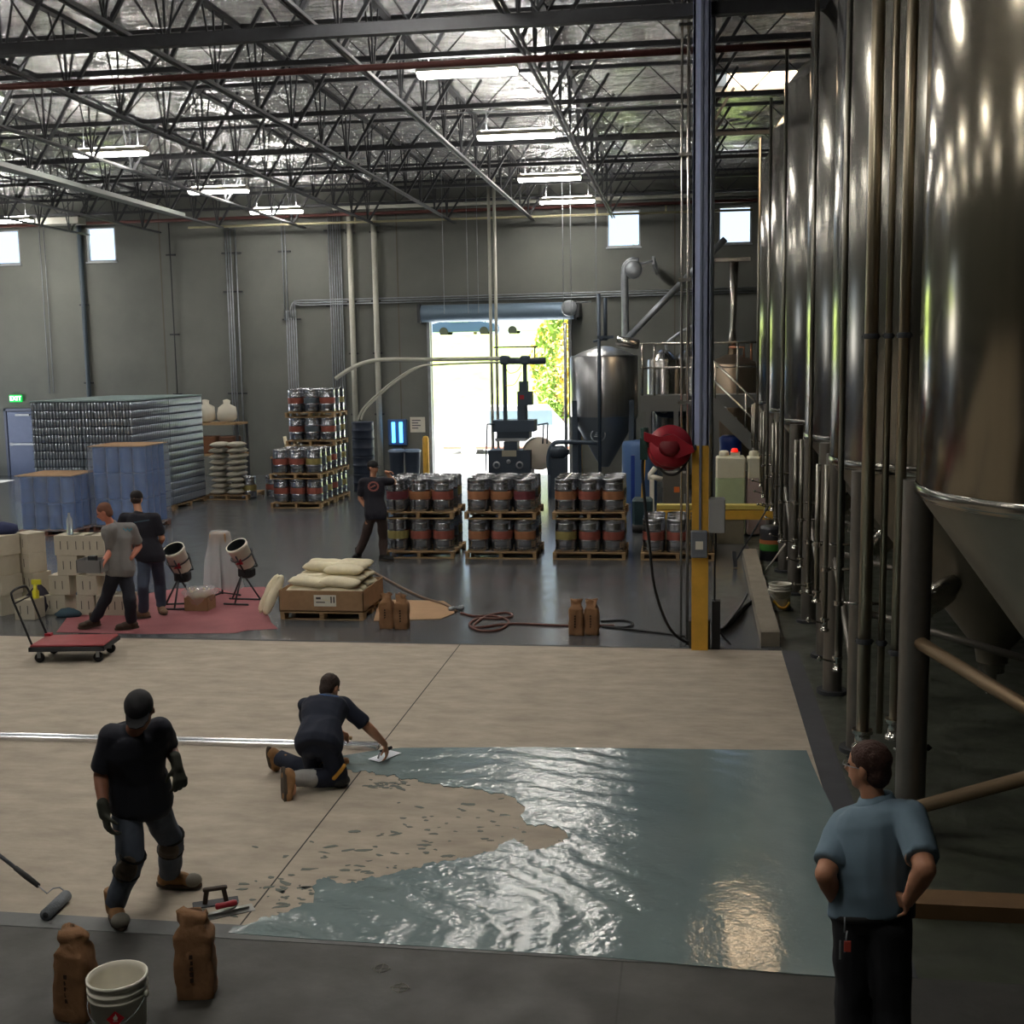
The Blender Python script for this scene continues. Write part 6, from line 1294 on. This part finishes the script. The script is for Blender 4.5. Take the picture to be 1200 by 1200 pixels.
# ---- F: right foreground man, hands on hips
XF, YF_ = .95, 5.5
JF = dict(head=S(1017,898,5.5), face=V((-.8,.5,-.12)), up=V((-.05,0,1)).normalized(), neck=S(1026,938,5.48), chest=S(1027,985,5.46), pel=S(1021,1068,5.44),
 shL=S(991,966,5.58), shR=S(1066,957,5.34), haL=V((.5,.7,-.35)), haR=V((-.3,.85,-.3)), thL=V((.3,.5,-.6)), thR=V((0,.5,-.7)), pnL=V((.6,-.3,.2)), pnR=V((-.8,-.2,0)),
 hipL=S(1003,1082,5.46), hipR=S(1041,1082,5.38))
chain(JF,(.3,.26),elL=(967,1024,True),wrL=(981,1060,False),elR=(1084,1018,True),wrR=(1064,1056,False))
h1, h2 = V(JF['hipL']), V(JF['hipR'])
JF.update(knL=h1+V((.0,.03,-.42)), knR=h2+V((.03,.03,-.42)), anL=V((h1.x+.02,h1.y-.02,.1)), anR=V((h2.x+.05,h2.y-.02,.1)), toeL=V((h1.x-.08,h1.y+.14,.03)), toeR=V((h2.x+.02,h2.y+.15,.03)))
gF,P,R_,_ = man('person in blue-grey polo shirt and glasses with hands on hips, watching from the right foreground', (.95,5.45,0), JF, .009, mat('blue_grey_polo', rgb(110,132,148), .85, var=.05), mat('black_jeans', rgb(26,27,32), .85), .6, BLACK, SKIN, 1.14, seed=6, belly=.03, fold=.005, tuck=True)
hair(P,R_,gF,mat('brown_hair', rgb(66,42,34), .75, bump=.6, bscale=80)); eyes(P,gF)
m = MB(); 
for q in (-1,1):
    m.tube([P(q*.034+.024*cos(a),.098,.006+.019*sin(a)) for a in [i*pi/8 for i in range(16)]], .0022, 6, closed=True); m.tube([P(q*.058,.096,.012),P(q*.076,.04,.012),P(q*.078,-.0,.01)], .002, 6)
m.tube([P(-.01,.1,.01),P(.01,.1,.01)], .002, 6); child(m,'glasses',GALV,gF)
m = MB(); nk = V(JF['neck']); N=24; vs=[]
for (r,z) in ((.066,.028),(.072,.03),(.098,-.03),(.094,-.034)):
    for i in range(N):
        a = 2*pi*i/N; f_ = cos(a-atan2(.5,-.8)); vs.append(nk+V((r*cos(a),r*sin(a),z-.035*f_*(1 if r>.08 else .6))))
m.add(vs,[(k*N+i,k*N+(i+1)%N,((k+1)%4)*N+(i+1)%N,((k+1)%4)*N+i) for k in range(4) for i in range(N)],0,True)
child(m,'collar',mat('blue_grey_polo', (0,0,0)),gF)
m = MB()
for s_ in 'LR':
    c = V(JF['sh'+s_]).lerp(V(JF['el'+s_]),.79); ax_ = (V(JF['el'+s_])-V(JF['sh'+s_])).normalized(); u_ = ax_.orthogonal().normalized(); v_ = ax_.cross(u_)
    m = MB(); m.tube([c+u_*.067*cos(i*pi/12)+v_*.067*sin(i*pi/12) for i in range(24)], .006, 6, closed=True); child(m,'sleeve_trim',mat('pale_trim', rgb(196,160,130), .7),gF)
m = MB(); pe = V(JF['pel'])+V((0,0,.015)); wd = (V(JF['hipR'])-V(JF['hipL'])).normalized(); dd = wd.cross(Z)
m.tube([pe+wd*.185*cos(a)+dd*.15*sin(a) for a in [i*pi/16 for i in range(32)]], .02, 6, closed=True); child(m,'belt',BLACK,gF)
m = MB(); q = S(990,1075,5.28); m.tube([q,q+V((.0,-.005,-.07))], .004, 6); m.tube([q+V((.01,-.01,-.06)),q+V((0,-.015,-.16)),], .004, 6); m.box(q+V((-.02,-.015,-.15)),(.008,.004,.09)); ky = child(m,'keys',GALV,gF)
m = MB(); m.box(q+V((.012,-.016,-.13)),(.03,.008,.05)); ft = m.build('key_tag', mat('tag_red', rgb(196,84,70), .5), ky)
for v in ft.data.vertices: v.co -= gF.location
m = MB(); q = S(1068,1062,5.33); m.bev(tuple(q),(.03,.06,.1),.008); child(m,'phone_pouch',BLACK,gF)
for nm_, J in (('A',JA),('B',JB),('C',JC),('D',JD),('E',JE),('F',JF)):
    print('LIMB', nm_, {k: round((V(J[a])-V(J[b])).length,2) for k,a,b in (('uaL','shL','elL'),('faL','elL','wrL'),('uaR','shR','elR'),('faR','elR','wrR'),('thL','hipL','knL'),('shkL','knL','anL'),('thR','hipR','knR'),('shkR','knR','anR'),('trunk','pel','neck'),('shw','shL','shR'))}, 'headz', round(V(J['head']).z,2), 'ankz', round(V(J['anL']).z,2), round(V(J['anR']).z,2))
# ============================================================ LIGHT
w = bpy.data.worlds.new('sky'); SC.world = w; w.use_nodes = True; nt = w.node_tree
bg = nt.nodes['Background']; tc = nt.nodes.new('ShaderNodeTexCoord'); sp = nt.nodes.new('ShaderNodeSeparateXYZ'); nt.links.new(tc.outputs['Generated'], sp.inputs[0])
cr = nt.nodes.new('ShaderNodeValToRGB'); cr.color_ramp.elements[0].position = 0; cr.color_ramp.elements[1].position = .6
cr.color_ramp.elements[0].color = (.74,.86,1,1); cr.color_ramp.elements[1].color = (.4,.62,1,1); nt.links.new(sp.outputs[2], cr.inputs[0]); nt.links.new(cr.outputs[0], bg.inputs[0])
bg.inputs[1].default_value = 1.7
sd = bpy.data.lights.new('sun', 'SUN'); sd.energy = 45; sd.angle = .01; sd.color = (1,.95,.86); so = bpy.data.objects.new('sun', sd); COL.objects.link(so)
so.rotation_euler = V((.62,.06,-.78)).to_track_quat('-Z','Y').to_euler()
for (loc, rot, sx, sy, nm) in (((-5.7,YF+.3,2.4),(pi/2,0,0),4.3,4.8,'a'),((XL-.3,32.5,2.25),(0,0,0),4.6,4.5,'b')):
    ld = bpy.data.lights.new('portal', 'AREA'); ld.shape = 'RECTANGLE'; ld.size = sx; ld.size_y = sy; ld.cycles.is_portal = True
    lo = bpy.data.objects.new('portal', ld); COL.objects.link(lo); lo.location = loc; lo.rotation_euler = rot
    if nm == 'a': lo.rotation_euler = V((0,-1,0)).to_track_quat('-Z','Y').to_euler()
    else: lo.rotation_euler = V((1,0,0)).to_track_quat('-Z','Y').to_euler()
vs = SC.view_settings; vs.view_transform = 'Standard'; vs.look = 'None'; vs.gamma = 1; vs.use_curve_mapping = False; vs.exposure = -0.1
SC.cycles.max_bounces = 8; SC.cycles.diffuse_bounces = 4; SC.cycles.glossy_bounces = 5; SC.cycles.transmission_bounces = 8; SC.cycles.transparent_max_bounces = 12
SC.cycles.sample_clamp_indirect = 6; SC.cycles.caustics_reflective = False; SC.cycles.caustics_refractive = False
